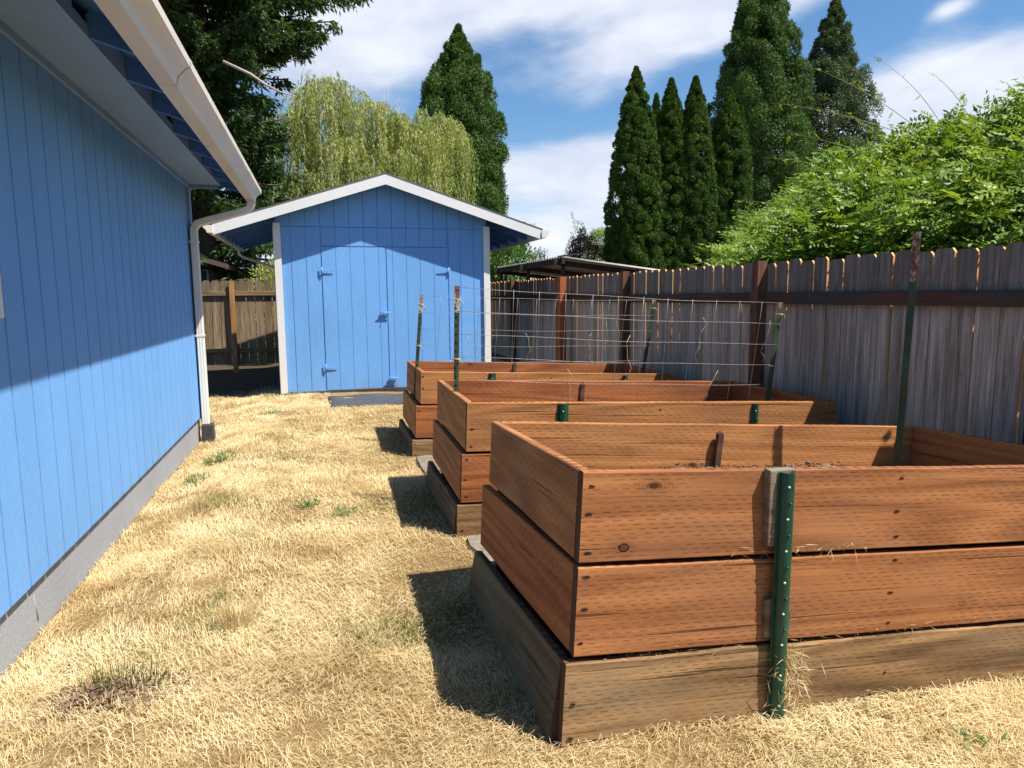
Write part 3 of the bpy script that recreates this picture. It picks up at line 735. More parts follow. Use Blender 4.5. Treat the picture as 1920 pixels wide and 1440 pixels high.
beds = []
bed1, F1 = raised_bed((.752, 1.93, .867), (3.185, 1.93, .705), (.752, 3.08, .822), 2.44, 1.17, 'largest and nearest raised bed of orange brown boards, in the right foreground',
    [('cedar_knot', 'cedar', 'cedar_light'), ('cedar', 'cedar_red', 'cedar'), ('cedar_low', 'cedar_grey', 'cedar_low')], [(0, 0, 0), (0, -.030, 0), (-.025, -.055, .12)], 3)
bed2, F2 = raised_bed((.788, 3.85, .795), (3.26, 3.79, .695), (.790, 5.08, .787), 2.47, 1.24, 'middle raised bed between the nearest and the farthest one, holding a wire trellis',
    [('cedar_light', 'cedar_light', 'cedar_red'), ('cedar_red', 'cedar', 'cedar'), ('cedar_low', 'cedar_grey', 'cedar_low')], [(0, 0, 0), (-.024, -.026, 0), (-.045, -.06, .06)], 5)
bed3, F3 = raised_bed((.822, 6.0, .752), (3.25, 5.95, .640), (.815, 7.20, .745), 2.44, 1.20, 'farthest raised bed, closest to the blue shed doors',
    [('cedar_light', 'cedar', 'cedar_red'), ('cedar_red', 'cedar_light', 'cedar'), ('cedar_low', 'cedar_grey', 'cedar_low')], [(0, 0, 0), (-.036, -.036, 0), (-.062, -.07, .05)], 8)

def soil(F, Lx, Ly, depth, label, seed):
    zs = lambda x, y: -depth+.03*mnoise.noise((x*2+seed, y*2, 0))+(.05*math.exp(-((x-1.35)/.45)**2-((y-.75)/.3)**2) if seed == 1 else 0)
    nx, ny = 60, 34; vs = []
    for j in range(ny+1):
        for i in range(nx+1):
            x = .045+(Lx-.09)*i/nx; y = .045+(Ly-.09)*j/ny
            z = zs(x, y)+.018*mnoise.noise((x*9, y*9, seed))+.012*abs(mnoise.noise((x*30, y*30, seed)))
            vs.append((x, y, z))
    mb = MB(); mb.add(vs, [(j*(nx+1)+i, j*(nx+1)+i+1, (j+1)*(nx+1)+i+1, (j+1)*(nx+1)+i) for j in range(ny) for i in range(nx)])
    # chips
    rs = random.Random(seed)
    for _ in range(2600):
        x = rs.uniform(.06, Lx-.07); y = rs.uniform(.06, Ly-.07)
        z = zs(x, y)+rs.uniform(.0, .03)
        a = rs.uniform(0, 3.14); l = rs.uniform(.003, .009)*(2.5 if rs.random() < .12 else 1); w = l*rs.uniform(.3, .7); t = rs.uniform(-.5, .5)
        c, s_ = math.cos(a), math.sin(a)
        P = [(x+c*l, y+s_*l, z+t*l), (x-s_*w, y+c*w, z+.004), (x-c*l, y-s_*l, z-t*l), (x+s_*w, y-c*w, z-.002)]
        mb.prism(P, (0, 0, .003))
    o = mb.build('soil', M['soil'], None, F); tag(o, label, 'soil', kind='stuff'); return o
soil(F1, 2.44, 1.17, .235, 'dry brown soil and bark chips inside the nearest raised bed', 1)
soil(F2, 2.47, 1.24, .225, 'dry soil inside the middle raised bed', 2)
soil(F3, 2.44, 1.20, .225, 'dry soil inside the farthest raised bed', 3)

# wooden stakes that stiffen the inner back faces (parts of the beds)
def inner_stake(bed, p0, p1, w=.034):
    mb = MB(); a, b = Vector(p0), Vector(p1)
    mb.prism([a+Vector((-w/2, 0, 0)), b+Vector((-w/2, 0, -.012)), b+Vector((w*.1, 0, 0)), b+Vector((w/2, 0, -.02)), a+Vector((w/2, 0, 0))], (0, .024, 0))
    mb.build('wooden_stake', M['rail'], bed, bevel=.003)
inner_stake(bed1, (1.885, 3.015, .45), (1.915, 3.02, .718))
inner_stake(bed2, (1.925, 5.005, .45), (1.945, 5.01, .735))
inner_stake(bed3, (1.96, 7.10, .45), (1.985, 7.11, .70))

def tpost(name, parent, p0, p1, w, enamel, tiplen=0., studs=True, face=Vector((0, -1, 0)), dep=.03):
    """steel T-section stake: wide flange, web behind, studs on the flange; tip painted white and rusting"""
    p0, p1 = Vector(p0), Vector(p1); up = (p1-p0).normalized(); side = up.cross(face).normalized()*-1; f = side.cross(up)*-1
    if f.dot(face) < 0: f = -f
    L = (p1-p0).length; mb = MB(); t = .004
    prof = [(-w/2, 0), (-w/2, t), (-t, t*1.3), (-t, -0.0), (0, 0)]
    prof = [(-w/2, t), (w/2, t), (w/2, 0), (t/1.5, -.002), (t/1.5, -dep), (-t/1.5, -dep), (-t/1.5, -.002), (-w/2, 0)]
    def seg(a, b, mi):
        mb.prism([p0+up*a+side*x+f*y for x, y in prof], up*(b-a), mi)
    if tiplen: seg(0, L-tiplen, 0); seg(L-tiplen+.0005, L, 1)
    else: seg(0, L, 0)
    if studs:
        z = .06
        while z < L-.03:
            c = p0+up*z+f*t; k = 1 if (tiplen and z > L-tiplen) else 0
            mb.prism([c+side*.006-up*.006, c-side*.006-up*.006, c-side*.006+up*.006, c+side*.006+up*.006], f*.006, k); z += .055
    return mb.build(name, [enamel, M['tip']], parent)

def ustake(label, p0, p1, w, group, holes=True, height=None):
    """green U-channel stake: a rounded bulging channel with punched holes"""
    p0, p1 = Vector(p0), Vector(p1); up = (p1-p0).normalized(); s = thing('metal_stake', p0, label, 'stake', group)
    side = Vector((1, 0, 0)); f = Vector((0, -1, 0)); L = (p1-p0).length
    outer = []
    for k in range(13):
        t = math.pi*k/12; outer.append((-math.cos(t)*w*.36, math.sin(t)*w*.42))
    outer = [(-w/2, 0)]+outer+[(w/2, 0)]; inner = [(a*.86, b*.86-.003) for a, b in outer][::-1]
    prof = outer+inner; mb = MB(); n = len(prof)
    vs = [p0+side*a+f*b for a, b in prof]+[p1+side*a+f*b for a, b in prof]
    mb.add(vs, [(i, (i+1) % n, (i+1) % n+n, i+n) for i in range(n)]+[tuple(range(n, 2*n))], 0)
    mb.build('channel', M['enamel'], s)
    z = L-.045
    while z > .08 and holes:
        c = p0+up*z+f*w*.385-side*w*.13; mb = MB(); mb.tube([c-f*.004, c+f*.003], [.0046, .0036], 8); z -= .107; mb.build('rivet', M['nail'], s)
    if holes:
        z = L-.10
        while z > .08:
            c = p0+up*z+f*w*.40-side*w*.04; mb = MB(); mb.tube([c, c+f*.007], [.006, .003], 6); z -= .107; mb.build('stud', M['enamel'], s)
    return s
# nearest bed: offcut blocks then the tall green stake before them
mb = MB(); mb.box((1.384, 1.893, .575), (1.478, 1.929, .832)); b1 = mb.build('support_block', M['block'], bed1, bevel=.004); b1['label'] = 'bleached timber offcut behind the top of the green stake'
mb = MB(); mb.box((1.386, 1.893, .258), (1.486, 1.928, .392)); b2 = mb.build('support_block', M['block'], bed1, bevel=.004); b2['label'] = 'small timber offcut half way down the green stake'
ustake('dark green metal stake driven before the nearest bed, grass caught at its foot', (1.432, 1.880, -.12), (1.444, 1.890, .825), .066, 'green stakes in front of the beds')
s = ustake('dark green stake at the left of the middle bed front', (1.358, 3.828, -.05), (1.362, 3.834, .768), .068, 'green stakes in front of the beds')
s = ustake('dark green stake at the right of the middle bed front', (2.640, 3.800, -.10), (2.648, 3.806, .708), .062, 'green stakes in front of the beds')
s = ustake('dark green stake top at the left of the farthest bed front', (1.452, 5.975, -.05), (1.455, 5.981, .719), .066, 'green stakes in front of the beds')
s = ustake('dark green stake top at the right of the farthest bed front', (2.725, 5.945, -.05), (2.728, 5.951, .655), .058, 'green stakes in front of the beds')

tp = thing('fence_post', (2.69, 2.70, -.05), 'tall green T post with rusty white tip standing inside the nearest bed', 'post')
tpost('post_shaft', tp, (2.672, 2.70, -.05), (2.722, 2.70, 1.685), .031, M['oldenamel'], .235, True, Vector((-.75, -.66, 0)), .03)

def trellis(pl0, pl1, pr0, pr1, label, nh, zt_l, zt_r, dz, x_step, lean, cut=None, seed=0, low=.02):
    t = thing('wire_trellis', pl0, label, 'trellis', 'wire mesh trellises in the beds')
    tpost('post', t, pl0, pl1, .033, M['oldenamel'], .17, True, Vector((0, -1, 0)))['label'] = 'left green post with worn white tip'
    o = tpost('post', t, pr0, pr1, .036, M['oldenamel'], .045, False, Vector((-.3, -1, 0))); o['label'] = 'dark right post leaning outwards'
    rs = random.Random(seed)
    A = Vector(pl1); B = Vector(pr1); A0 = Vector(pl0); B0 = Vector(pr0)
    def pt(u, z):
        # u: 0..1 along the panel, z: distance below top wire
        ta = A+(A0-A).normalized()*z; tb = B+(B0-B).normalized()*z
        p = ta.lerp(tb, u); p.y += -.012+.015*math.sin(u*5+z*3); p.z -= .012*math.sin(u*math.pi); return p
    mb = MB(); r = .0014
    for k in range(nh):
        z = .008+dz*k; u1 = 1.0 if k == 0 or not cut else 1.0
        mb.tube([pt(u/12, z+.004*math.sin(u+k)) for u in range(13)], r, 5)
    W_ = (B-A).length; n = int(W_/x_step)
    for i in range(1, n+1):
        u = i*x_step/W_+rs.uniform(-.002, .002)
        mb.tube([pt(u, .0+dz*(nh-1+.35)*q/5) for q in range(-0, 6)], r, 5)
    for i in range(40):     # weld blobs
        pass
    mb.build('wire_mesh', M['wire'], t)
    mb = MB()
    for (p, q) in ((A, A0), (B, B0)):
        for z in (.09, .47):
            c = p+(q-p).normalized()*z
            for rr in (.0, .006): mb.tube([c+Vector((.026*math.cos(a), .03*math.sin(a), rr)) for a in [k*math.pi/4 for k in range(9)]], .0018, 4)
            mb.tube([c+Vector((.02, -.03, 0)), c+Vector((.035, -.035, -.02)), c+Vector((.03, -.03, -.05))], .0015, 4)
    mb.build('twine', M['twine'], t)
    # dead vine tangled in the wires
    V_ = MB()
    for i in range(5):
        u = rs.uniform(.15, .97); z = dz*(nh-1)*rs.uniform(.5, 1.1); P = []
        for q in range(8):
            P.append(pt(u, z)+Vector((rs.uniform(-.01, .01), -.01, 0))); u += rs.uniform(-.012, .012); z -= rs.uniform(.02, .06)
        V_.tube(P, .0016, 4)
    V_.build('dead_vine', M['twine'], t)
    return t
trellis((.818, 4.40, .45), (.846, 4.40, 1.468), (3.135, 4.40, .35), (3.245, 4.40, 1.338), 'nearer wire mesh trellis between two posts in the middle bed', 6, 0, 0, .149, .186, 0, seed=2)
trellis((.815, 6.42, .45), (.900, 6.42, 1.418), (3.10, 6.42, .35), (3.255, 6.42, 1.352), 'farther wire mesh trellis between two posts in the farthest bed', 6, 0, 0, .152, .186, 0, seed=9)

# stone slabs
flat_sheet('stone_slab', [(.745, 3.30), (1.05, 3.27), (1.06, 3.74), (.76, 3.80)], -.03, .062, M['stone'], 'large rough stone slab between the nearest and middle beds', 'slab', .014)
flat_sheet('stone_slab', [(.75, 5.36), (1.0, 5.36), (1.0, 5.88), (.74, 5.90)], -.03, .055, M['stone'], 'small stone slab between the middle and farthest beds', 'slab', .014)

# ---------------------------------------------------------------- side fence (grey pickets)
XF = 3.52
def picket(mb, y, z0, zt, w, x, t=.016, lean=0., axis='y'):
    c = .020
    P = [(-w/2, z0), (w/2, z0), (w/2, zt-c*1.2), (w/2-c, zt), (-w/2+c, zt), (-w/2, zt-c*1.2)]
    if axis == 'y': mb.prism([(x, y+a+lean*(b-z0), b) for a, b in P], (t, 0, 0))
    else: mb.prism([(y+a+lean*(b-z0), x, b) for a, b in P], (0, t, 0))
def build_fence():
    f = thing('wooden_fence', (XF, 5, -.2), 'long weathered grey picket fence with dog eared tops along the right', 'fence')
    posts = [-2.2, .22, 2.62, 5.0, 7.62, 9.95, 12.6, 15.0]
    ztop = lambda y: 1.646+.004*(y-2.8)
    rs = random.Random(4)
    for a, b in zip(posts[:-1], posts[1:]):
        mb = MB(); n = round((b-a)/.1505); st = (b-a)/n
        for i in range(n):
            y = a+st*(i+.5); g = rs.choice((.004, .007, .009, .012))
            picket(mb, y, -.26, ztop(y)+rs.uniform(-.013, .013), st-g, XF+rs.uniform(0, .005), .016, rs.uniform(-.003, .003))
        mb.build('picket_panel', M['picket'], f)
        for zr_, nm in ((1.325, 'rail'), (.12, 'rail')):
            L = b-a-.095
            mw = Matrix.Translation((XF-.0395, a+.0475, zr_+.088+rs.uniform(-.006, .006))) @ Matrix.Rotation(math.pi/2, 4, 'Z') @ Matrix.Translation((0, -.0, 0))
            # board(): y thickness points to -x after the rotation
            mw = Matrix.Translation((XF-.001, a+.0475, zr_+.088+rs.uniform(-.006, .006))) @ Matrix.Rotation(math.pi/2, 4, 'Z')
            board(nm, f, mw, L, .088, .038, M['rail'])
    for k, y in enumerate(posts):
        zt = ztop(y)+.012
        mw = Matrix.Translation((XF-.092, y-.045, -.3)) @ Matrix.Rotation(-math.pi/2, 4, 'Y')
        if abs(y-2.62) < .01:   # this bay is spanned behind the T post by a plain butt of the rails
            o = board('post', f, mw @ Matrix.Translation((0, 0, 0)), zt+.3, .09, .09, M['rail'])
        else: o = board('post', f, mw, zt+.3, .09, .09, M['post'])
    mw = Matrix.Translation((XF-.19, 9.52, -.3)) @ Matrix.Rotation(-math.pi/2, 4, 'Y')
    o = board('post', f, mw, 1.95+.02, .10, .12, M['newpost']); o['label'] = 'fresh orange cedar post'
build_fence()

def build_back_fence():
    yf = 14.6; f = thing('wooden_fence', (-1.5, yf, 0), 'brown fence with round topped boards, half in shade between house and shed', 'fence')
    rs = random.Random(8); mb = MB(); x = -6.0; zt = 1.69
    while x < -.35:
        w = .155; P = [(-w/2+.004, .10), (w/2-.004, .10), (w/2-.004, zt)]+[((w/2-.004)*math.cos(t), zt+.062*math.sin(t)) for t in [math.pi*k/8 for k in range(1, 8)]]+[(-w/2+.004, zt)]
        mb.prism([(x+a, yf+.05+rs.uniform(0, .004), b) for a, b in P], (0, .017, 0)); x += w+rs.uniform(.001, .012)
    mb.build('picket_panel', M['picket2'], f)
    for xa, xb in ((-6, -4.0), (-3.9, -1.71), (-1.60, -.62)):
        for z in (1.54, .42): board('rail', f, Matrix.Translation((xa, yf+.008, z)), xb-xa, .09, .038, M['picket_rail'])
    for x in (-3.99, -1.70): o = board('post', f, Matrix.Translation((x, yf-.045, -.1)) @ Matrix.Rotation(-math.pi/2, 4, 'Y'), 1.84, .09, .09, M['tanpost'])
M['picket_rail'] = wood_mat('tan_rail_wood', (.16, .10, .05), (.36, .25, .13), greyness=.3, incise=False)
build_back_fence()

# ---------------------------------------------------------------- dry grass
def blades(name, xy, L, Wd, lean, adir, rnd, mat, parent=None, zoff=0.):
    """two-segment bent blades"""
    n = len(xy); x, y = xy[:, 0], xy[:, 1]; z = gz(x, y)+zoff
    d = np.stack([np.cos(adir), np.sin(adir), np.zeros(n)], 1); s = np.stack([-d[:, 1], d[:, 0], np.zeros(n)], 1)
    s = s*np.cos(rng.uniform(-.9, .9, n))[:, None]
    P0 = np.stack([x, y, z], 1); up = np.array([0, 0, 1.])
    l1 = np.clip(lean*.6, 0, 1.45); l2 = np.clip(lean*1.35, 0, 1.75)
    P1 = P0+(L*.5)[:, None]*(d*np.sin(l1)[:, None]+up*np.cos(l1)[:, None])
    P2 = P1+(L*.5)[:, None]*(d*np.sin(l2)[:, None]+up*np.cos(l2)[:, None])
    P2 += rng.normal(size=(n, 3))*np.array([.0025, .0025, .001]); P2[:, 2] = np.maximum(P2[:, 2], z+.003)
    w = Wd[:, None]*.5
    V = np.stack([P0-s*w, P0+s*w, P1+s*w*.9, P1-s*w*.9, P2+s*w*.25, P2-s*w*.25], 1).reshape(-1, 3)
    return quads_mesh(name, V, 6, [(0, 1, 2, 3), (3, 2, 4, 5)], rnd, mat, parent)
def free_ground(x, y):
    ok = np.ones(len(x), bool)
    ok &= (x > XW-.01) | ((y > 7.85) & (rng.uniform(0, 1, len(x)) < .6))
    for (a, b, c, d) in ((.70, 3.24, 1.93, 3.10), (.72, 3.3, 3.84, 5.09), (.74, 3.3, 5.97, 7.2)): ok &= ~((x > a) & (x < b) & (y > c) & (y < d))
    ok &= ~((x > .08) & (x < 1.80) & (y > 9.05)); ok &= ~((x > .77) & (x < 1.06) & (y > 3.32) & (y < 3.74)); ok &= ~((x > .77) & (x < 1.0) & (y > 5.38) & (y < 5.87))
    ok &= ~((x < 2.5) & (x > -.6) & (y > 10.40)); ok &= x < 3.5
    return ok
def build_grass():
    N = 2600000
    u = rng.uniform(0, 1, N); y = .75*(11.6/.75)**u            # denser close to the viewer
    x = XW-.6+rng.uniform(0, 1, N)*(4.1-XW)
    ok = free_ground(x, y); P = np.stack([x, y, np.zeros(N)], 1)
    ok &= in_view(P, 160)
    # hide what stands behind the beds
    ok &= ~((x > 1.3) & (y > 3.1))
    x, y = x[ok], y[ok]
    dist = np.sqrt(x*x+y*y)
    keep = rng.uniform(0, 1, len(x)) < np.clip(.19+.17*field(x, y, 3.5)+.08*field(x, y, 11., 4), .035, .42)*np.clip((dist/2.6)**.25, .85, 1.25)
    keep &= ~((y > 10.95) & (rng.uniform(0, 1, len(x)) < .85)); x, y, dist = x[keep], y[keep], dist[keep]
    n = len(x); print('grass blades', n)
    f1 = field(x, y, 2.3, 3); f2 = field(x, y, 6., 9)
    adir = 2.0*field(x, y, 1.1, 5)+1.4*f2+rng.normal(0, .85, n)+2.6
    tall = np.clip(.28+.75*f1+.40*f2+rng.normal(0, .22, n), 0, 1.2)
    tuf = np.zeros(n)
    for (a, b, w, q) in ((-.95, 4.6, .16, 1.), (-.62, 3.9, .15, .9), (-.75, 5.0, .2, .7), (-.35, 4.3, .22, .8), (-.5, 3.35, .12, .8), (.0, 3.7, .25, .5), (-.2, 5.6, .3, .6), (.25, 4.9, .2, .7), (-.6, 7.4, .3, .6), (.3, 6.7, .3, .6), (.05, 2.65, .13, .7), (.28, 2.5, .12, .8), (.2, 2.2, .12, .7), (-.1, 7.9, .4, .5), (.45, 8.3, .3, .6), (.5, 3.9, .14, .9), (-.3, 1.9, .2, .6)):
        tuf += q*np.exp(-(((x-a)/w)**2+((y-b)/(w*1.3))**2))
    tall = np.clip(tall+tuf*.9, 0, 1.5)
    L = (.019+.023*tall)*rng.uniform(.6, 1.5, n)
    lean = np.clip(1.35-.62*tall+rng.normal(0, .28, n), .05, 1.5)
    flat = rng.uniform(0, 1, n) < .74; lean[flat] = rng.uniform(1.2, 1.5, flat.sum()); L[flat] *= rng.uniform(1.2, 2.5, flat.sum())
    # longer, more golden growth left uncut against the house
    edge = np.exp(-((x-XW)/.30)**2)*(y < 7.5); L *= 1-.25*edge
    Wd = (.0015+.00052*np.clip(dist-1.5, 0, 6))*rng.uniform(.6, 1.4, n)
    f3 = field(x, y, 14., 17)
    rnd = np.clip(.66+.20*f2+.14*f3-.12*edge-.26*np.maximum(0, f1)-.30*tuf+rng.normal(0, .22, n), 0, 1)
    g = (field(x, y, 2.9, 13)+.5*f2+.45*tuf+.4*rng.normal(size=n)) > 1.05
    xy = np.stack([x, y], 1)
    ob = blades('dry_grass', xy[~g], L[~g], Wd[~g], lean[~g], adir[~g], rnd[~g], M['straw'])
    tag(ob, 'dry straw coloured lawn grass covering the yard', 'grass', kind='stuff')
    ob = blades('fading_grass', xy[g], L[g]*1.05, Wd[g], lean[g]*.8, adir[g], rng.uniform(.2, 1, g.sum()), M['greenblade'])
    tag(ob, 'thin patches of greenish grass scattered through the dry lawn', 'grass', kind='stuff')
build_grass()

def tuft(name, x, y, n, r, L, W_, lean, mat, label, cat, lo=0., hi=1., ell=(1, 1), bare=0.):
    a = rng.uniform(0, 6.28, n); q = np.sqrt(rng.uniform(0, 1, n))*r
    xy = np.stack([x+q*np.cos(a)*ell[0], y+q*np.sin(a)*ell[1]], 1)
    t = thing(name, (x, y, float(gz(x, y))), label, cat)
    blades('blades', xy, rng.uniform(.5, 1.2, n)*L, rng.uniform(.7, 1.3, n)*W_, np.abs(rng.normal(0, lean, n)), a+rng.normal(0, .5, n), rng.uniform(lo, hi, n), mat, t)
    if bare:
        nn = 900; P = np.stack([x+rng.normal(0, bare, nn)*1.3-.04, y+rng.normal(0, bare, nn)*.7-.05, np.zeros(nn)], 1); P[:, 2] = gz(P[:, 0], P[:, 1])+rng.uniform(.004, .03, nn)
        leaves('dead_leaves', P, rand_unit(nn)*np.array([1, 1, .3]), rand_unit(nn)*.6+np.array([0, 0, 1]), rng.uniform(.012, .035, nn), rng.uniform(.006, .02, nn), rng.uniform(.0, .3, nn), M['litter'], t)
    return t
M['litter'] = leaf_mat('dead_leaf_litter', [(0, (.10, .055, .035)), (1, (.42, .27, .18))], .1, .8)
def build_weeds():
    tuft('grass_clump', -.74, 2.66, 135, .115, .085, .0046, .30, M['greenblade'], 'mown stubby green clump with dead leaves at its foot, nearest to the house foundation', 'clump', .0, .5, (1.25, .7), .09)
    tuft('grass_clump', -.40, 3.10, 380, .085, .10, .0024, .5, M['straw'], 'golden dry tussock just beyond the stubby green clump', 'clump', .2, .7)
    tuft('grass_clump', -.90, 6.44, 420, .17, .055, .0055, .7, M['weed'], 'bright green grass patch by the downspout, farther of two beside the foundation', 'clump', 0, 1, (.8, 1.3))
    tuft('grass_clump', -.98, 5.72, 300, .12, .055, .0055, .7, M['weed'], 'bright green grass patch beside the foundation, nearer of two', 'clump', 0, 1, (.8, 1.2))
    for x, y, n, r, lb in ((-.127, 4.744, 60, .11, 'leafy green weed rosette in the middle of the lawn'), (.10, 4.47, 55, .13, 'low weed right of the leafy rosette in mid lawn'), (-.62, 8.73, 60, .15, 'small green weed far down the lawn near the shade line'), (1.98, 1.60, 26, .14, 'green weed below the nearest bed at the lower right')):
        t = thing('weed', (x, y, float(gz(x, y))), lb, 'weed')
        a = rng.uniform(0, 6.28, n); P = np.stack([x+rng.normal(0, r*.35, n), y+rng.normal(0, r*.35, n), np.full(n, float(gz(x, y))+.02)], 1)
        D = np.stack([np.cos(a), np.sin(a), rng.uniform(.15, .8, n)], 1)
        leaves('leaves', P, D, np.tile([0, 0, 1.], (n, 1)), rng.uniform(.03, .065, n), rng.uniform(.007, .013, n), rng.uniform(0, 1, n), M['weed'], t)
    for _ in range(7):
        pass
    # straw caught on the front stake and along the board seams
    t = tag(bpy.data.objects.new('straw_tangle', None), 'tangle of dry grass and roots caught round the foot of the nearest green stake', 'straw'); COL.objects.link(t); t.location = (1.47, 1.88, .1); W[t.name] = Matrix.Translation((1.47, 1.88, .1)); t.matrix_world = W[t.name]
    n = 520; P = np.stack([rng.normal(1.475, .035, n), rng.uniform(1.84, 1.91, n), rng.uniform(-.06, .24, n)], 1); D = rand_unit(n)*np.array([.7, .4, 1]); D[:, 2] = -np.abs(D[:, 2])
    leaves('straw', P, D, rand_unit(n), rng.uniform(.03, .09, n), rng.uniform(.0016, .0028, n), rng.uniform(.0, .9, n), M['straw'], t)
    segs = [((.9, .256), (1.40, .246)), ((1.47, .238), (2.4, .190)), ((1.47, .555), (1.8, .53)), ((1.25, .566), (1.42, .556)), ((.80, .26), (1.0, .255))]
    P = []; D = []
    for (xa, za), (xb, zb) in segs:
        k = int(150*(xb-xa)); u = rng.uniform(0, 1, k); P.append(np.stack([xa+(xb-xa)*u, 1.922+rng.normal(0, .008, k), za+(zb-za)*u+rng.normal(0, .006, k)-.004], 1)); d = rand_unit(k)*np.array([1, .4, .45]); D.append(d)
    P = np.concatenate(P); D = np.concatenate(D); n = len(P)
    o = leaves('seam_straw', P, D, rand_unit(n), rng.uniform(.015, .06, n), rng.uniform(.0014, .0026, n), rng.uniform(.3, 1, n), M['straw'], t)
build_weeds()

# ---------------------------------------------------------------- neighbours
def build_neighbours():
    t = thing('carport', (5.2, 14.5, 0), 'low corrugated metal carport roof on posts beyond the fence', 'carport')
    xa, xb, ya, yb = 4.28, 8.4, 12.1, 17.0; sl = .15
    za = 2.105
    nx = 2; ny = 260; vs = []
    for j in range(ny+1):
        y = ya+(yb-ya)*j/ny
        for i in range(nx+1):
            x = xa+(xb-xa)*i/nx; vs.append((x, y, za-(x-xa)*sl*.8+.018*math.sin(y*2*math.pi/.152)))
    mb = MB(); mb.add(vs, [(j*(nx+1)+i, j*(nx+1)+i+1, (j+1)*(nx+1)+i+1, (j+1)*(nx+1)+i) for j in range(ny) for i in range(nx)], 0, True)
    o = mb.build('roof_sheet', M['corr'], t); so_ = o.modifiers.new('s', 'SOLIDIFY'); so_.thickness = .012
    for y in (12.25, 14.5, 16.8):
        mb = MB(); mb.prism([(xa-.1, y, za-.04), (xb, y, za-.04-(xb-xa)*sl*.8), (xb, y, za-.14-(xb-xa)*sl*.8), (xa-.1, y, za-.14)], (0, .05, 0)); mb.build('beam', M['darkwood'], t)
        for x in (xa+.05, xb-.1): mb = MB(); mb.box((x, y, -.3), (x+.06, y+.06, za-.14-(x-xa)*sl*.8)); mb.build('post', M['darkwood'], t)
    mb = MB(); mb.box((xa-.01, ya-.02, za-.13), (xa+.04, yb, za-.022)); mb.build('beam', M['darkwood'], t)
    mb = MB(); mb.prism([(4.2, 12.08, 2.09), (4.8, 12.02, 2.17), (4.8, 12.02, 2.20), (4.2, 12.08, 2.12)], (0, .05, 0)); mb.build('batten', M['darkwood'], t)
    g = thing('green_house', (6.3, 25, 0), 'pale mint green house wall with white eave far beyond the fence', 'house')
    mb = MB(); mb.box((1.5, 25, -.3), (7.0, 31, 2.55)); mb.build('wall', M['mint'], g)
    mb = MB(); mb.prism([(1.3, 24.7, 3.35), (7.3, 24.7, 2.52), (7.3, 24.7, 2.66), (1.3, 24.7, 3.5)], (0, 6.6, 0)); mb.build('roof', M['white'], g)
    mb = MB(); mb.box((6.1, 24.96, 1.0), (6.25, 25.0, 2.35)); mb.build('window_trim', M['white'], g)
    b = thing('brown_house', (-4, 17, 0), 'dark brown neighbouring house with small window behind the shaded fence', 'house')
    mb = MB(); mb.box((-9, 17.4, -.3), (-2.35, 23, 2.15)); mb.build('wall', M['brownwall'], b)
    mb = MB(); mb.prism([(-1.95, 16.9, 2.05), (-8.5, 16.9, 4.0), (-8.5, 16.9, 4.12), (-1.95, 16.9, 2.16)], (0, 6.5, 0)); mb.build('roof', M['brownwall'], b)
    w = MB(); w.box((-2.75, 17.36, 1.62), (-2.45, 17.40, 2.06)); wo = w.build('window', M['mint'], b)
    w = MB(); w.box((-2.72, 17.34, 1.65), (-2.61, 17.358, 2.03)); w.box((-2.59, 17.34, 1.65), (-2.48, 17.358, 2.03)); w.build('pane', M['glass'], wo)
build_neighbours()

# ---------------------------------------------------------------- trees
def trunk(name, parent, pts, r0, r1, mat, limbs=()):
    n = len(pts); mb = MB(); mb.tube(pts, [r0+(r1-r0)*i/(n-1) for i in range(n)], 8)
    for L in limbs: k = len(L); mb.tube(L, [r0*.35*(1-i/k)+.01 for i in range(k)], 5)
    return mb.build(name, mat, parent)

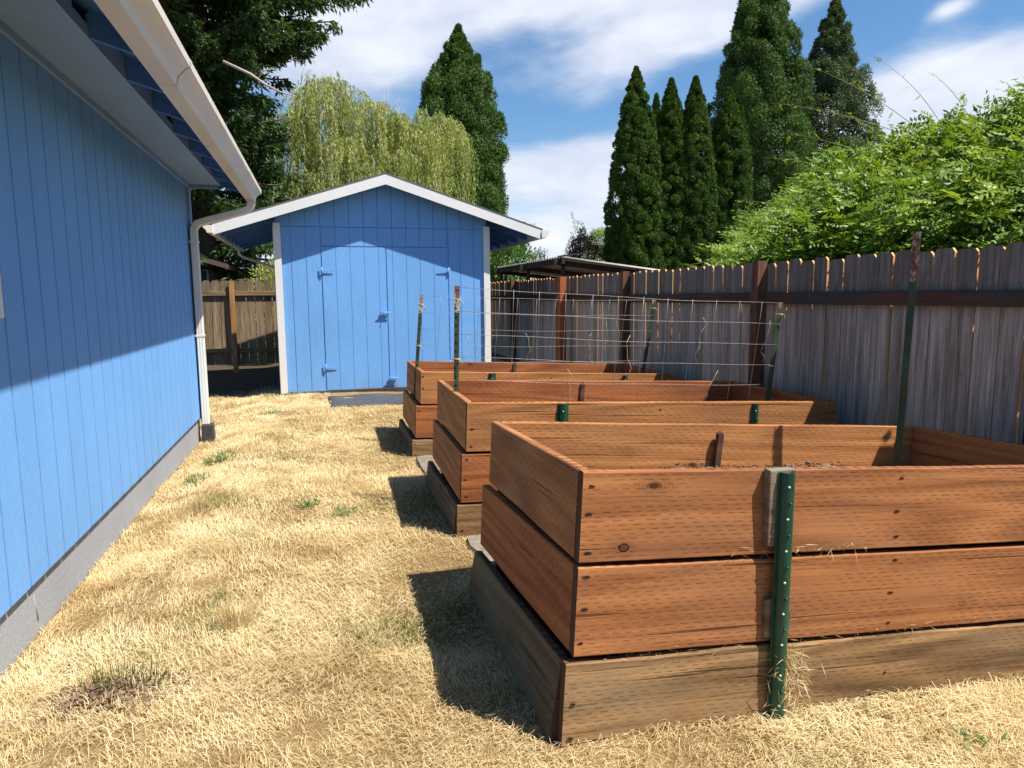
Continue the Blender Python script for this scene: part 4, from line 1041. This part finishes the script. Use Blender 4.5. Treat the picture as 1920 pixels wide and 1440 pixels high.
def billowy(name, label, cat, x, y, z0, z1, prof, R_, ncl, clr, nleaf, leaf, mat, seed, group=None, upb=.8, dens_in=.25, shapefun=None, holes=0., tmin=.2, lumpy=1.):
    """conifer whose crown is built from many clumps of leaf sprays hung on an envelope"""
    global rng
    keep, rng = rng, np.random.default_rng(seed)
    t = thing(name, (x, y, -.2), label, cat, group)
    tt = tmin+(1-tmin)*rng.uniform(0, 1, ncl)**1.25; an = rng.uniform(0, 2*np.pi, ncl)
    if holes:
        h = np.sin(tt*17+an*2+seed)+np.sin(tt*41-an*3); ok = h > -2+holes; tt, an = tt[ok], an[ok]
    rr = np.interp(tt, prof[0], prof[1])*R_
    lump = 1+lumpy*(.10*np.sin(an*3+tt*9+seed)+.09*np.sin(an*5-tt*21+seed*2)+.06*np.sin(an*9+tt*47+seed))
    cs = clr*rng.uniform(.55, 1.3, len(tt))*np.clip(rr/R_*1.1+.08, .08, 1.0)
    inner = rng.uniform(0, 1, len(tt)) < dens_in
    rad = np.where(inner, rr*rng.uniform(.2, .7, len(tt)), np.maximum(rr*lump*rng.uniform(.93, 1.07, len(tt))-cs*.72, 0))
    C = np.stack([x+rad*np.cos(an), y+rad*np.sin(an), z0+(z1-z0)*tt-cs*.5], 1)
    out = np.stack([np.cos(an), np.sin(an), np.full(len(an), .15)], 1)
    idx = np.repeat(np.arange(len(C)), nleaf); n = len(idx)
    U = nrm(rng.normal(size=(n, 3))+out[idx]*.9+np.array([0, 0, .35]))
    P = C[idx]+U*(cs[idx]*rng.uniform(.3, 1., n)**.45)[:, None]*np.array([1, 1, 1.25])
    tang = rng.uniform(0, 1, n) < .6
    D = nrm(U*.8+np.array([0, 0, upb])+rng.normal(size=(n, 3))*.35)
    D2 = nrm(np.cross(U, rng.normal(size=(n, 3)))+np.array([0, 0, upb*.6])); D[tang] = D2[tang]
    ctone = rng.normal(0, .12, len(C))
    rnd = np.clip(.5+ctone[idx]+rng.normal(0, .2, n), 0, 1)
    leaves('crown', P, D, nrm(U+rng.normal(size=(n, 3))*.35), leaf*rng.uniform(.6, 1.4, n), leaf*rng.uniform(.28, .5, n), rnd, mat, t)
    trunk('trunk', t, [(x, y, -.3), (x, y, z0+(z1-z0)*.5), (x, y, z0+(z1-z0)*.97)], R_*.09, .02, M['bark'],
          [[(x, y, z0+(z1-z0)*q), (x+math.cos(q*40)*R_*.35, y+math.sin(q*40)*R_*.35, z0+(z1-z0)*q+.2), (x+math.cos(q*40)*R_*.75*np.interp(q, prof[0], prof[1]), y+math.sin(q*40)*R_*.75*np.interp(q, prof[0], prof[1]), z0+(z1-z0)*q+.5)] for q in np.linspace(.08, .85, 16)])
    rng = keep
    return t
CONE = ([0, .12, .35, .6, .8, .93, 1], [.80, 1.0, .93, .72, .48, .22, .03])
COL_ = ([0, .2, .5, .72, .88, .96, 1], [1.0, 1.0, .90, .72, .42, .17, .01])
billowy('conifer_tree', 'dense dark green giant conifer with pointed top right behind the willow', 'tree', 7.6, 38, -1, 15.5, ([0, .3, .5, .7, .82, .90, .96, 1], [1.08, 1.08, 1.03, .95, .80, .44, .16, .01]), 2.2, 560, .62, 420, .165, M['sequoia'], 21, dens_in=.35, tmin=.27, lumpy=.6)
billowy('conifer_tree', 'tallest dense green conifer behind the narrow evergreens, its top out of the picture', 'tree', 27.3, 40, -1, 24.5, ([0, .45, .55, .65, .78, .9, 1], [1.05, 1.03, .96, .76, .46, .18, .01]), 3.15, 700, .80, 440, .19, M['sequoia'], 22, holes=.6, dens_in=.4, tmin=.28, lumpy=.7)
billowy('conifer_tree', 'airy grey green conifer with visible trunk, farthest right of the tall trees', 'tree', 34.35, 42, -1, 21.3, ([0, .5, .62, .70, .83, .93, 1], [1.15, 1.05, .98, .84, .50, .22, .01]), 2.95, 620, .66, 260, .17, M['sequoia2'], 23, upb=.35, holes=.8, dens_in=.35, tmin=.35, lumpy=.7)
for k, (nm, x, y, z1, r) in enumerate((('leftmost and tallest narrow evergreen of the row, standing apart', 10.35, 22, 8.80, 1.0), ('narrow evergreen top seen small between the leftmost evergreen and the next', 12.36, 24.5, 8.75, .55),
        ('narrow evergreen with browning tip, second in the row', 11.80, 22.3, 8.62, .92), ('narrow evergreen at the centre of the row, right of the brown tipped one', 12.55, 22, 8.66, .88),
        ('bushiest narrow evergreen at the right end of the row', 13.85, 22, 8.40, .98), ('slim narrow evergreen hugging the right end evergreen', 14.50, 22.3, 7.9, .62))):
    billowy('evergreen_tree', nm, 'evergreen', x, y, -.2, z1, COL_, r, 1200 if r > .7 else 700, .165, 150, .088, M['arbor'], 40+k, 'narrow evergreens in a row', 1.3, .35, lumpy=.45)

def fir():
    global rng
    keep, rng = rng, np.random.default_rng(5)
    x, y = -2.55, 18.2
    t = thing('fir_tree', (x, y, -.2), 'huge dark fir with drooping boughs rising behind the blue house', 'tree')
    pts = []; L = []; tw = MB()
    P_all = []; D_all = []; R_all = []
    for z in np.arange(1.7, 15.5, .22):
        for k in range(6):
            a = rng.uniform(0, 6.28); ln = np.interp(z, [1.5, 4, 5.5, 7, 8, 9.2, 13, 16], [2.0, 2.1, 2.1, 2.5, 3.0, 3.7, 3.3, 2.2])*rng.uniform(.65, 1.12)
            d = np.array([math.cos(a), math.sin(a)]); m = 16
            s = np.linspace(0, 1, m); droop = rng.uniform(.25, .6)
            bz = z+.25*s*ln*.5-droop*(s**2)*ln*.42+.10*(s**6)*ln
            B = np.stack([x+d[0]*s*ln, y+d[1]*s*ln, bz], 1)
            tw.tube([tuple(q) for q in B[::3]], [.045*(1-i/6)+.008 for i in range(len(B[::3]))], 4)
            # side twigs carrying needles
            nt = int(ln*30)
            u = rng.uniform(.18, 1, nt); base = np.stack([np.interp(u, s, B[:, q]) for q in range(3)], 1)
            side = np.array([-d[1], d[0], 0])*rng.choice([-1, 1], nt)[:, None]
            tdir = nrm(side*rng.uniform(.3, 1, nt)[:, None]+np.array([d[0], d[1], 0])*.55+np.array([0, 0, -.55])+rng.normal(size=(nt, 3))*.18)
            tl = ln*.17*(1.15-u)*rng.uniform(.7, 1.5, nt)+.10
            for q in np.linspace(.1, 1, 8):
                pp = base+tdir*(tl*q)[:, None]; pp[:, 2] -= .12*tl*q*q
                P_all.append(pp+rng.normal(size=pp.shape)*.03); D_all.append(nrm(tdir+rng.normal(size=pp.shape)*.6+np.array([0, 0, -.15]))); R_all.append(np.clip(rng.normal(.42, .16)+.18*(u-.5)+rng.normal(0, .14, nt), 0, 1))
    P = np.concatenate(P_all); D = np.concatenate(D_all); r = np.concatenate(R_all)
    # a window of sky between the boughs
    n = len(P); print('fir', n)
    leaves('crown', P, D, rand_unit(n)+np.array([0, 0, .7]), rng.uniform(.10, .21, n), rng.uniform(.03, .065, n), r, M['fir'], t)
    tw.tube([(x, y, -.3), (x, y, 8), (x+.1, y, 17)], [.34, .25, .06], 10); tw.build('trunk', M['bark'], t)
    mb = MB(); mb.tube([(-1.7, 15.9, 6.2), (-1.16, 15.6, 5.90), (-.90, 15.5, 5.70), (-.62, 15.5, 5.57), (-.28, 15.5, 5.50)], [.034, .030, .024, .018, .008], 6)
    mb.tube([(-1.02, 15.55, 5.82), (-.93, 15.5, 5.95), (-.75, 15.5, 6.01), (-.62, 15.5, 5.95)], [.016, .014, .010, .005], 5); mb.build('dead_branch', M['barkpale'], t)
    rng = keep
fir()

def willow():
    global rng
    keep, rng = rng, np.random.default_rng(12)
    t = thing('willow_tree', (1.6, 24.5, -.2), 'yellow green weeping willow hanging over the shed roof', 'tree')
    # (cx, cy, top z, radius x, radius y, weight)
    mounds = [(.45, 23.8, 8.35, 1.2, 1.5, 1.5), (-.65, 23.6, 7.2, 1.2, 1.3, 1.2), (1.9, 24.2, 7.75, 1.4, 1.5, 1.5), (2.8, 24.1, 7.35, 1.1, 1.3, 1.2), (3.9, 24.0, 7.50, 1.25, 1.4, 1.7), (2.9, 23.2, 6.1, 1.2, 1.1, 1.2), (1.0, 22.9, 6.4, 1.3, 1.0, 1.4), (-.2, 22.8, 5.2, 1.3, 1.0, 1.2), (3.6, 22.9, 5.2, 1.3, 1, 1.2), (1.9, 22.6, 5.0, 1.3, 1, 1.2)]
    P_all, D_all, R_all = [], [], []; tw = MB(); ns = 2500
    wts = np.array([m[5] for m in mounds]); which = rng.choice(len(mounds), ns, p=wts/wts.sum())
    for i in range(ns):
        cx, cy, zt, rx, ry, _ = mounds[which[i]]
        br = rng.integers(0, 11); hb = math.sin(br*12.9898+which[i]*78.233)*43758.5453; hb -= math.floor(hb); hc = math.sin(br*39.34+which[i]*11.1)*24634.6; hc -= math.floor(hc)
        a = br*.571+hb*.5; q = math.sqrt(rng.uniform(0, 1))*(.65+.6*hc)
        dx, dy = math.cos(a)*q, math.sin(a)*q
        p = np.array([cx+dx*rx+rng.normal(0, .10), cy+dy*ry+rng.normal(0, .10), zt-1.0*q**2.0+(hb-.5)*.95*q+rng.normal(0, .07)])
        ln = rng.uniform(.5, 2.6); st = .065; m = int(ln/st)
        vx = dx*.5+rng.normal(0, .18); vy = dy*.5+rng.normal(0, .18); vz = rng.uniform(-.1, .45)
        s = np.arange(m)*st
        # arch outwards, then hang
        k = np.exp(-s/.35)
        X = p[0]+vx*.45*(1-k)+.03*np.sin(s*4+i); Y = p[1]+vy*.45*(1-k); Z = p[2]+vz*.3*(1-np.exp(-s/.2))-s*(1-.5*k)
        pts = np.stack([X, Y, Z], 1)
        if i % 9 == 0: tw.tube([tuple(v) for v in pts[::5]], .010, 3)
        tone = rng.normal(.48, .22)+.16*(zt > 6.3)
        pp = np.repeat(pts, 2, 0)+rng.normal(size=(2*m, 3))*.018
        dd = nrm(rng.normal(size=(2*m, 3))*.42+np.array([0, 0, -1.0])); P_all.append(pp); D_all.append(dd); R_all.append(np.clip(tone+rng.normal(0, .16, 2*m), 0, 1))
    P = np.concatenate(P_all); D = np.concatenate(D_all); r = np.concatenate(R_all); n = len(P); print('willow', n)
    leaves('crown', P, D, rand_unit(n), rng.uniform(.09, .17, n), rng.uniform(.018, .034, n), r, M['willow'], t)
    limbs = []
    for cx, cy, zt, rx, ry, _ in mounds:
        a = Vector((1.6, 24.5, 2.6)); b = Vector((cx, cy, zt-.5)); limbs.append([a, a.lerp(b, .4)+Vector((rng.normal()*.2, 0, .3)), a.lerp(b, .75)+Vector((rng.normal()*.2, 0, .25)), b])
    for k in range(14):
        cx, cy, zt, rx, ry, _ = mounds[[0, 2, 3, 0][k % 4]]; p = Vector((cx+rng.uniform(-.9, .9), cy, zt-.3)); q = Vector((rng.uniform(-.3, .35), 0, rng.uniform(.35, .75)))
        tw.tube([p, p+q*.5+Vector((rng.uniform(-.08, .08), 0, 0)), p+q+Vector((rng.uniform(-.12, .12), 0, 0))], [.012, .009, .004], 4)
    tw.build('twigs', M['barkpale'], t)
    trunk('trunk', t, [(1.6, 24.5, -.3), (1.55, 24.5, 1.3), (1.6, 24.5, 2.9)], .42, .30, M['bark'], limbs)
    rng = keep
willow()

def shrub(name, label, cat, x, y, z0, z1, rx, n, leaf, mat, seed, spikes=0, stems=True):
    global rng
    keep, rng = rng, np.random.default_rng(seed)
    t = thing(name, (x, y, -.2), label, cat)
    nc = 90; U = rand_unit(nc); C = np.stack([x+U[:, 0]*rx*rng.uniform(.4, .9, nc), y+U[:, 1]*rx*.8, (z0+z1)/2+U[:, 2]*(z1-z0)*.46], 1)
    idx = rng.integers(0, nc, n); V = rand_unit(n)
    P = C[idx]+V*rx*.28*rng.uniform(.2, 1, n)[:, None]; D = nrm(V+np.array([0, 0, .4])); rnd = np.clip(rng.normal(.5, .12, nc)[idx]+rng.normal(0, .2, n), 0, 1)
    if spikes:
        Ps, Ds = [], []
        for k in range(spikes):
            a = rng.uniform(-1, 1); b = np.array([x+a*rx*.9, y+rng.uniform(-.3, .3)*rx, z0+(z1-z0)*rng.uniform(.6, .92)]); ln = rng.uniform(.5, 1.0)*(z1-z0)*.42; dr = nrm(np.array([a*.35+rng.normal()*.1, 0, 1.]))
            s = np.linspace(0, 1, 26)[:, None]; pt = b+dr*s*ln; pt = np.repeat(pt, 2, 0); Ps.append(pt); e = rng.normal(size=pt.shape)*.35+dr*.15; e[:, 0] += np.tile([1, -1], 26)*.8; e[:, 2] -= .5; Ds.append(nrm(e))
        P = np.concatenate([P]+Ps); D = np.concatenate([D]+Ds); rnd = np.concatenate([rnd, rng.uniform(.3, 1, len(P)-n)]); n = len(P)
    leaves('crown', P, D, rand_unit(n)+np.array([0, 0, .8]), leaf*rng.uniform(.6, 1.3, n), leaf*rng.uniform(.3, .5, n), rnd, mat, t)
    trunk('trunk', t, [(x, y, -.3), (x, y, z0), (x, y, (z0+z1)/2)], .08, .04, M['bark'], [[(x, y, z0), (x+c*rx*.6, y, z1*.9)] for c in (-.8, -.3, .3, .8)])
    rng = keep
shrub('plum_tree', 'dark purple leaved bush behind the carport', 'bush', 8.95, 23, 1.0, 3.45, .95, 9000, .075, M['purple'], 61)
shrub('lime_tree', 'light yellow green shrub left of the leftmost narrow evergreen', 'bush', 12.85, 31, 1.0, 4.45, 1.1, 7000, .11, M['lime'], 62, 6)
shrub('small_conifer', 'little blue green conifer tip peeking over the purple bush', 'tree', 11.95, 31, 1.5, 4.55, .45, 3500, .10, M['bluec'], 63, 5)
shrub('fruit_tree', 'leafy green fruit tree with upright shoots beside the right eave of the shed', 'tree', 4.75, 18.2, 1.1, 3.0, .95, 9000, .10, M['fruit'], 64, 12)
shrub('green_bush', 'bright yellow green bush below the right eave of the shed', 'bush', 5.0, 20.5, .6, 2.75, 1.6, 11000, .085, M['lime'], 65)
shrub('green_bush', 'dull green shrub filling the gap between the brown house and the shed', 'bush', -1.0, 16.3, -.2, 2.2, .7, 8000, .07, M['willow'], 66)
shrub('olive_bush', 'small olive bush left of the purple bush', 'bush', 7.75, 24, 1.0, 3.0, .8, 3500, .08, M['sequoia2'], 67)

# ---------------------------------------------------------------- wisteria over the fence
def wisteria():
    global rng
    keep, rng = rng, np.random.default_rng(31)
    t = thing('wisteria_vine', (6.0, 7.0, -.25), 'sprawling bright green wisteria mound spilling over the right part of the fence', 'vine')
    base = 1.45
    def surf(x, y):
        k = y/np.maximum(x, .1); e = np.clip((1.60-k)/.42, 0, 1)**.6; r_ = np.sin(np.clip((x-3.70)/2.9, 0, 1)*np.pi/2)**.85
        return base+(np.interp(k, [.7, .9, 1.1, 1.4], [2.86, 2.92, 3.0, 2.98])-base)*e*r_
    def lum(x, y): return .34*field(x, y, 2.0, 2)+.15*field(x, y, 5., 7)+.07*field(x, y, 11., 11)
    n = 19000
    u = rng.uniform(0, 1, n); x = 3.78+u*4.6; y = 2.6+rng.uniform(0, 1, n)*(1.66*x+.15*rng.normal(size=n)-2.6)
    z = surf(x, y); lump = lum(x, y)
    z = z+lump*np.clip((z-base)/.8, .15, 1); x = x-.25*lump; dep = rng.exponential(.09, n); z -= dep
    ok = (lump > -.22) | (rng.uniform(0, 1, n) < .12); x, y, z = x[ok], y[ok], z[ok]; n = len(x)
    m = 3600; z2 = 1.0+rng.uniform(0, 1, m)**1.3*1.25; x2 = 3.70+rng.uniform(0, .8, m); y2 = 2.6+rng.uniform(0, 1, m)*(1.60*x2-2.6)
    u3 = rng.uniform(.02, 1, 13000); x3 = 3.85+u3*4.4; y3 = 2.4+rng.uniform(0, 1, 13000)*(1.6*x3-2.4); z3 = surf(x3, y3)-rng.uniform(.12, 1.0, 13000)
    kk = z2 < surf(x2, y2)+.35; x2, y2, z2 = x2[kk], y2[kk], z2[kk]
    x = np.concatenate([x, x2, x3]); y = np.concatenate([y, y2, y3]); z = np.concatenate([z, z2, z3]); n = len(x)
    x = np.where(z < 1.95, np.maximum(x, 3.86), np.maximum(x, 3.62))
    P = np.stack([x, y, z], 1)
    az = rng.normal(np.pi, 1.0, n)+.5*field(x, y, 3.); el = rng.normal(-.05, .38, n)
    d = np.stack([np.cos(az)*np.cos(el), np.sin(az)*np.cos(el), np.sin(el)], 1)
    up = nrm(np.array([-.45, -.35, .8])+rng.normal(size=(n, 3))*.45)
    sz = rng.uniform(.75, 1.25, n); tone = np.clip(rng.normal(.52, .13, n)+.14*field(x, y, 3.1, 4), 0, .86)
    yng = rng.uniform(0, 1, n) < np.where((z < 2.15) & (x < 4.6), .10, .015); tone[yng] = rng.uniform(.93, 1, yng.sum()); sz[yng] *= .8
    def compound(P, d, up, sz, tone, npair=5):
        side = nrm(np.cross(d, up)); nn = np.cross(side, d); LP, LD, LN, LL, LW, LR = [], [], [], [], [], []
        rl = .20*sz
        for k in range(npair):
            q = .22+.70*k/npair
            b = P+d*(rl*q)[:, None]-nn*(.10*rl*q*q)[:, None]
            for sg in (-1, 1):
                dd = nrm(side*sg*1.0+d*.55-nn*rng.uniform(0, .45, len(P))[:, None])
                LP.append(b); LD.append(dd); LN.append(nrm(nn+side*sg*.35+rng.normal(size=P.shape)*.25)); LL.append(.056*sz*rng.uniform(.85, 1.1, len(P))*(1-.25*abs(k-2)/3)); LW.append(.024*sz); LR.append(np.clip(tone+rng.normal(0, .03, len(P)), 0, 1))
        LP.append(P+d*rl[:, None]-nn*(.10*rl)[:, None]); LD.append(nrm(d-nn*.3)); LN.append(nn); LL.append(.065*sz); LW.append(.025*sz); LR.append(tone)
        return [np.concatenate(a) for a in (LP, LD, LN, LL, LW, LR)]
    A = compound(P, d, up, sz, tone)
    # tendrils waving above the mound, each with little leaves
    TP, TD, TT = [], [], []
    starts = [((6.4, 6.2, 3.25), (-1.1, 1.3, 1.0)), ((6.2, 6.0, 3.25), (-.7, 1.0, 1.25)), ((6.2, 5.8, 3.3), (-.3, .7, 1.2)), ((6.1, 5.4, 3.3), (-.2, .4, .8)), ((6.2, 6.9, 3.2), (-.6, .7, .5)), ((6.2, 6.6, 3.2), (-.2, .4, .6)), ((6.3, 7.6, 3.1), (-.4, .6, .35)), ((6.4, 8.6, 2.9), (-.3, .8, .3)), ((6.4, 9.6, 2.5), (-.3, 1.0, .1)), ((5.2, 8.0, 2.0), (-.3, 1.2, .05)), ((4.6, 7.0, 1.8), (-.2, 1.2, .05)), ((4.3, 6.6, 1.7), (-.2, 1.1, -.02)), ((4.5, 6.9, 1.65), (-.1, 1.4, .08)), ((4.3, 5.6, 2.1), (-.4, 1.1, .1)), ((4.4, 5.0, 2.3), (-.3, -.9, -.4)), ((4.2, 6.0, 1.85), (-.3, .9, .1)), ((4.6, 5.6, 2.4), (-.4, 1.3, -.3)), ((4.0, 5.6, 1.75), (-.2, -.6, .15))]
    for (a, v) in starts:
        a = np.array(a); v = np.array(v); a[2] = min(a[2], float(surf(a[0], a[1]))+.02); w = np.cross(v, [0, 0, 1.]); w = w/np.linalg.norm(w)
        s = np.linspace(0, 1, 18)[:, None]; C = a+v*s*np.array([1, 1, 1])+np.array([0, 0, -.32])*s**2.2*np.linalg.norm(v)*.5+w*.10*np.sin(s*4+a[1])
        tb = MB(); tb.tube([tuple(p) for p in C], [.0045*(1-i/24) for i in range(18)], 4); tb.build('tendril', M['stem'], t)
        for k in range(4, 18, 2):
            TP.append(C[k]); TD.append(nrm(v*.4+rng.normal(size=3)*np.linalg.norm(v)*.5)); TT.append(rng.uniform(.86, 1))
    TP, TD, TT = np.array(TP), np.array(TD), np.array(TT); nt = len(TP)
    B = compound(TP, TD, nrm(np.array([0, 0, 1.])+rng.normal(size=(nt, 3))*.4), rng.uniform(.28, .55, nt), TT)
    LP, LD, LN, LL, LW, LR = [np.concatenate([p, q]) for p, q in zip(A, B)]
    print('wisteria leaflets', len(LP))
    leaves('foliage', LP, LD, LN, LL, LW, LR, M['wist'], t, cup=.08)
    st = MB()
    for k in range(60):
        y0 = rng.uniform(3, 10); x0 = rng.uniform(4.2, 6.5); pts = [(x0, y0, -.3)]
        def cap(xx, yy): return float(surf(np.array(xx), np.array(yy)))-.6
        top = cap(x0-.5, y0)
        for q in range(1, 7): pts.append((x0+rng.normal()*.12*q-.15*q*(x0 > 5), y0+rng.normal()*.16*q, -.3+(top+.3)*min(1, q/5)*rng.uniform(.85, 1)))
        pts = [pts[0]]+[(max(a, 4.0), b, min(c, cap(max(a, 4.), b))) for a, b, c in pts[1:]]; st.tube(pts, [.035-.004*i for i in range(7)], 5)
    st.build('stems', M['bark'], t)
    rng = keep
wisteria()
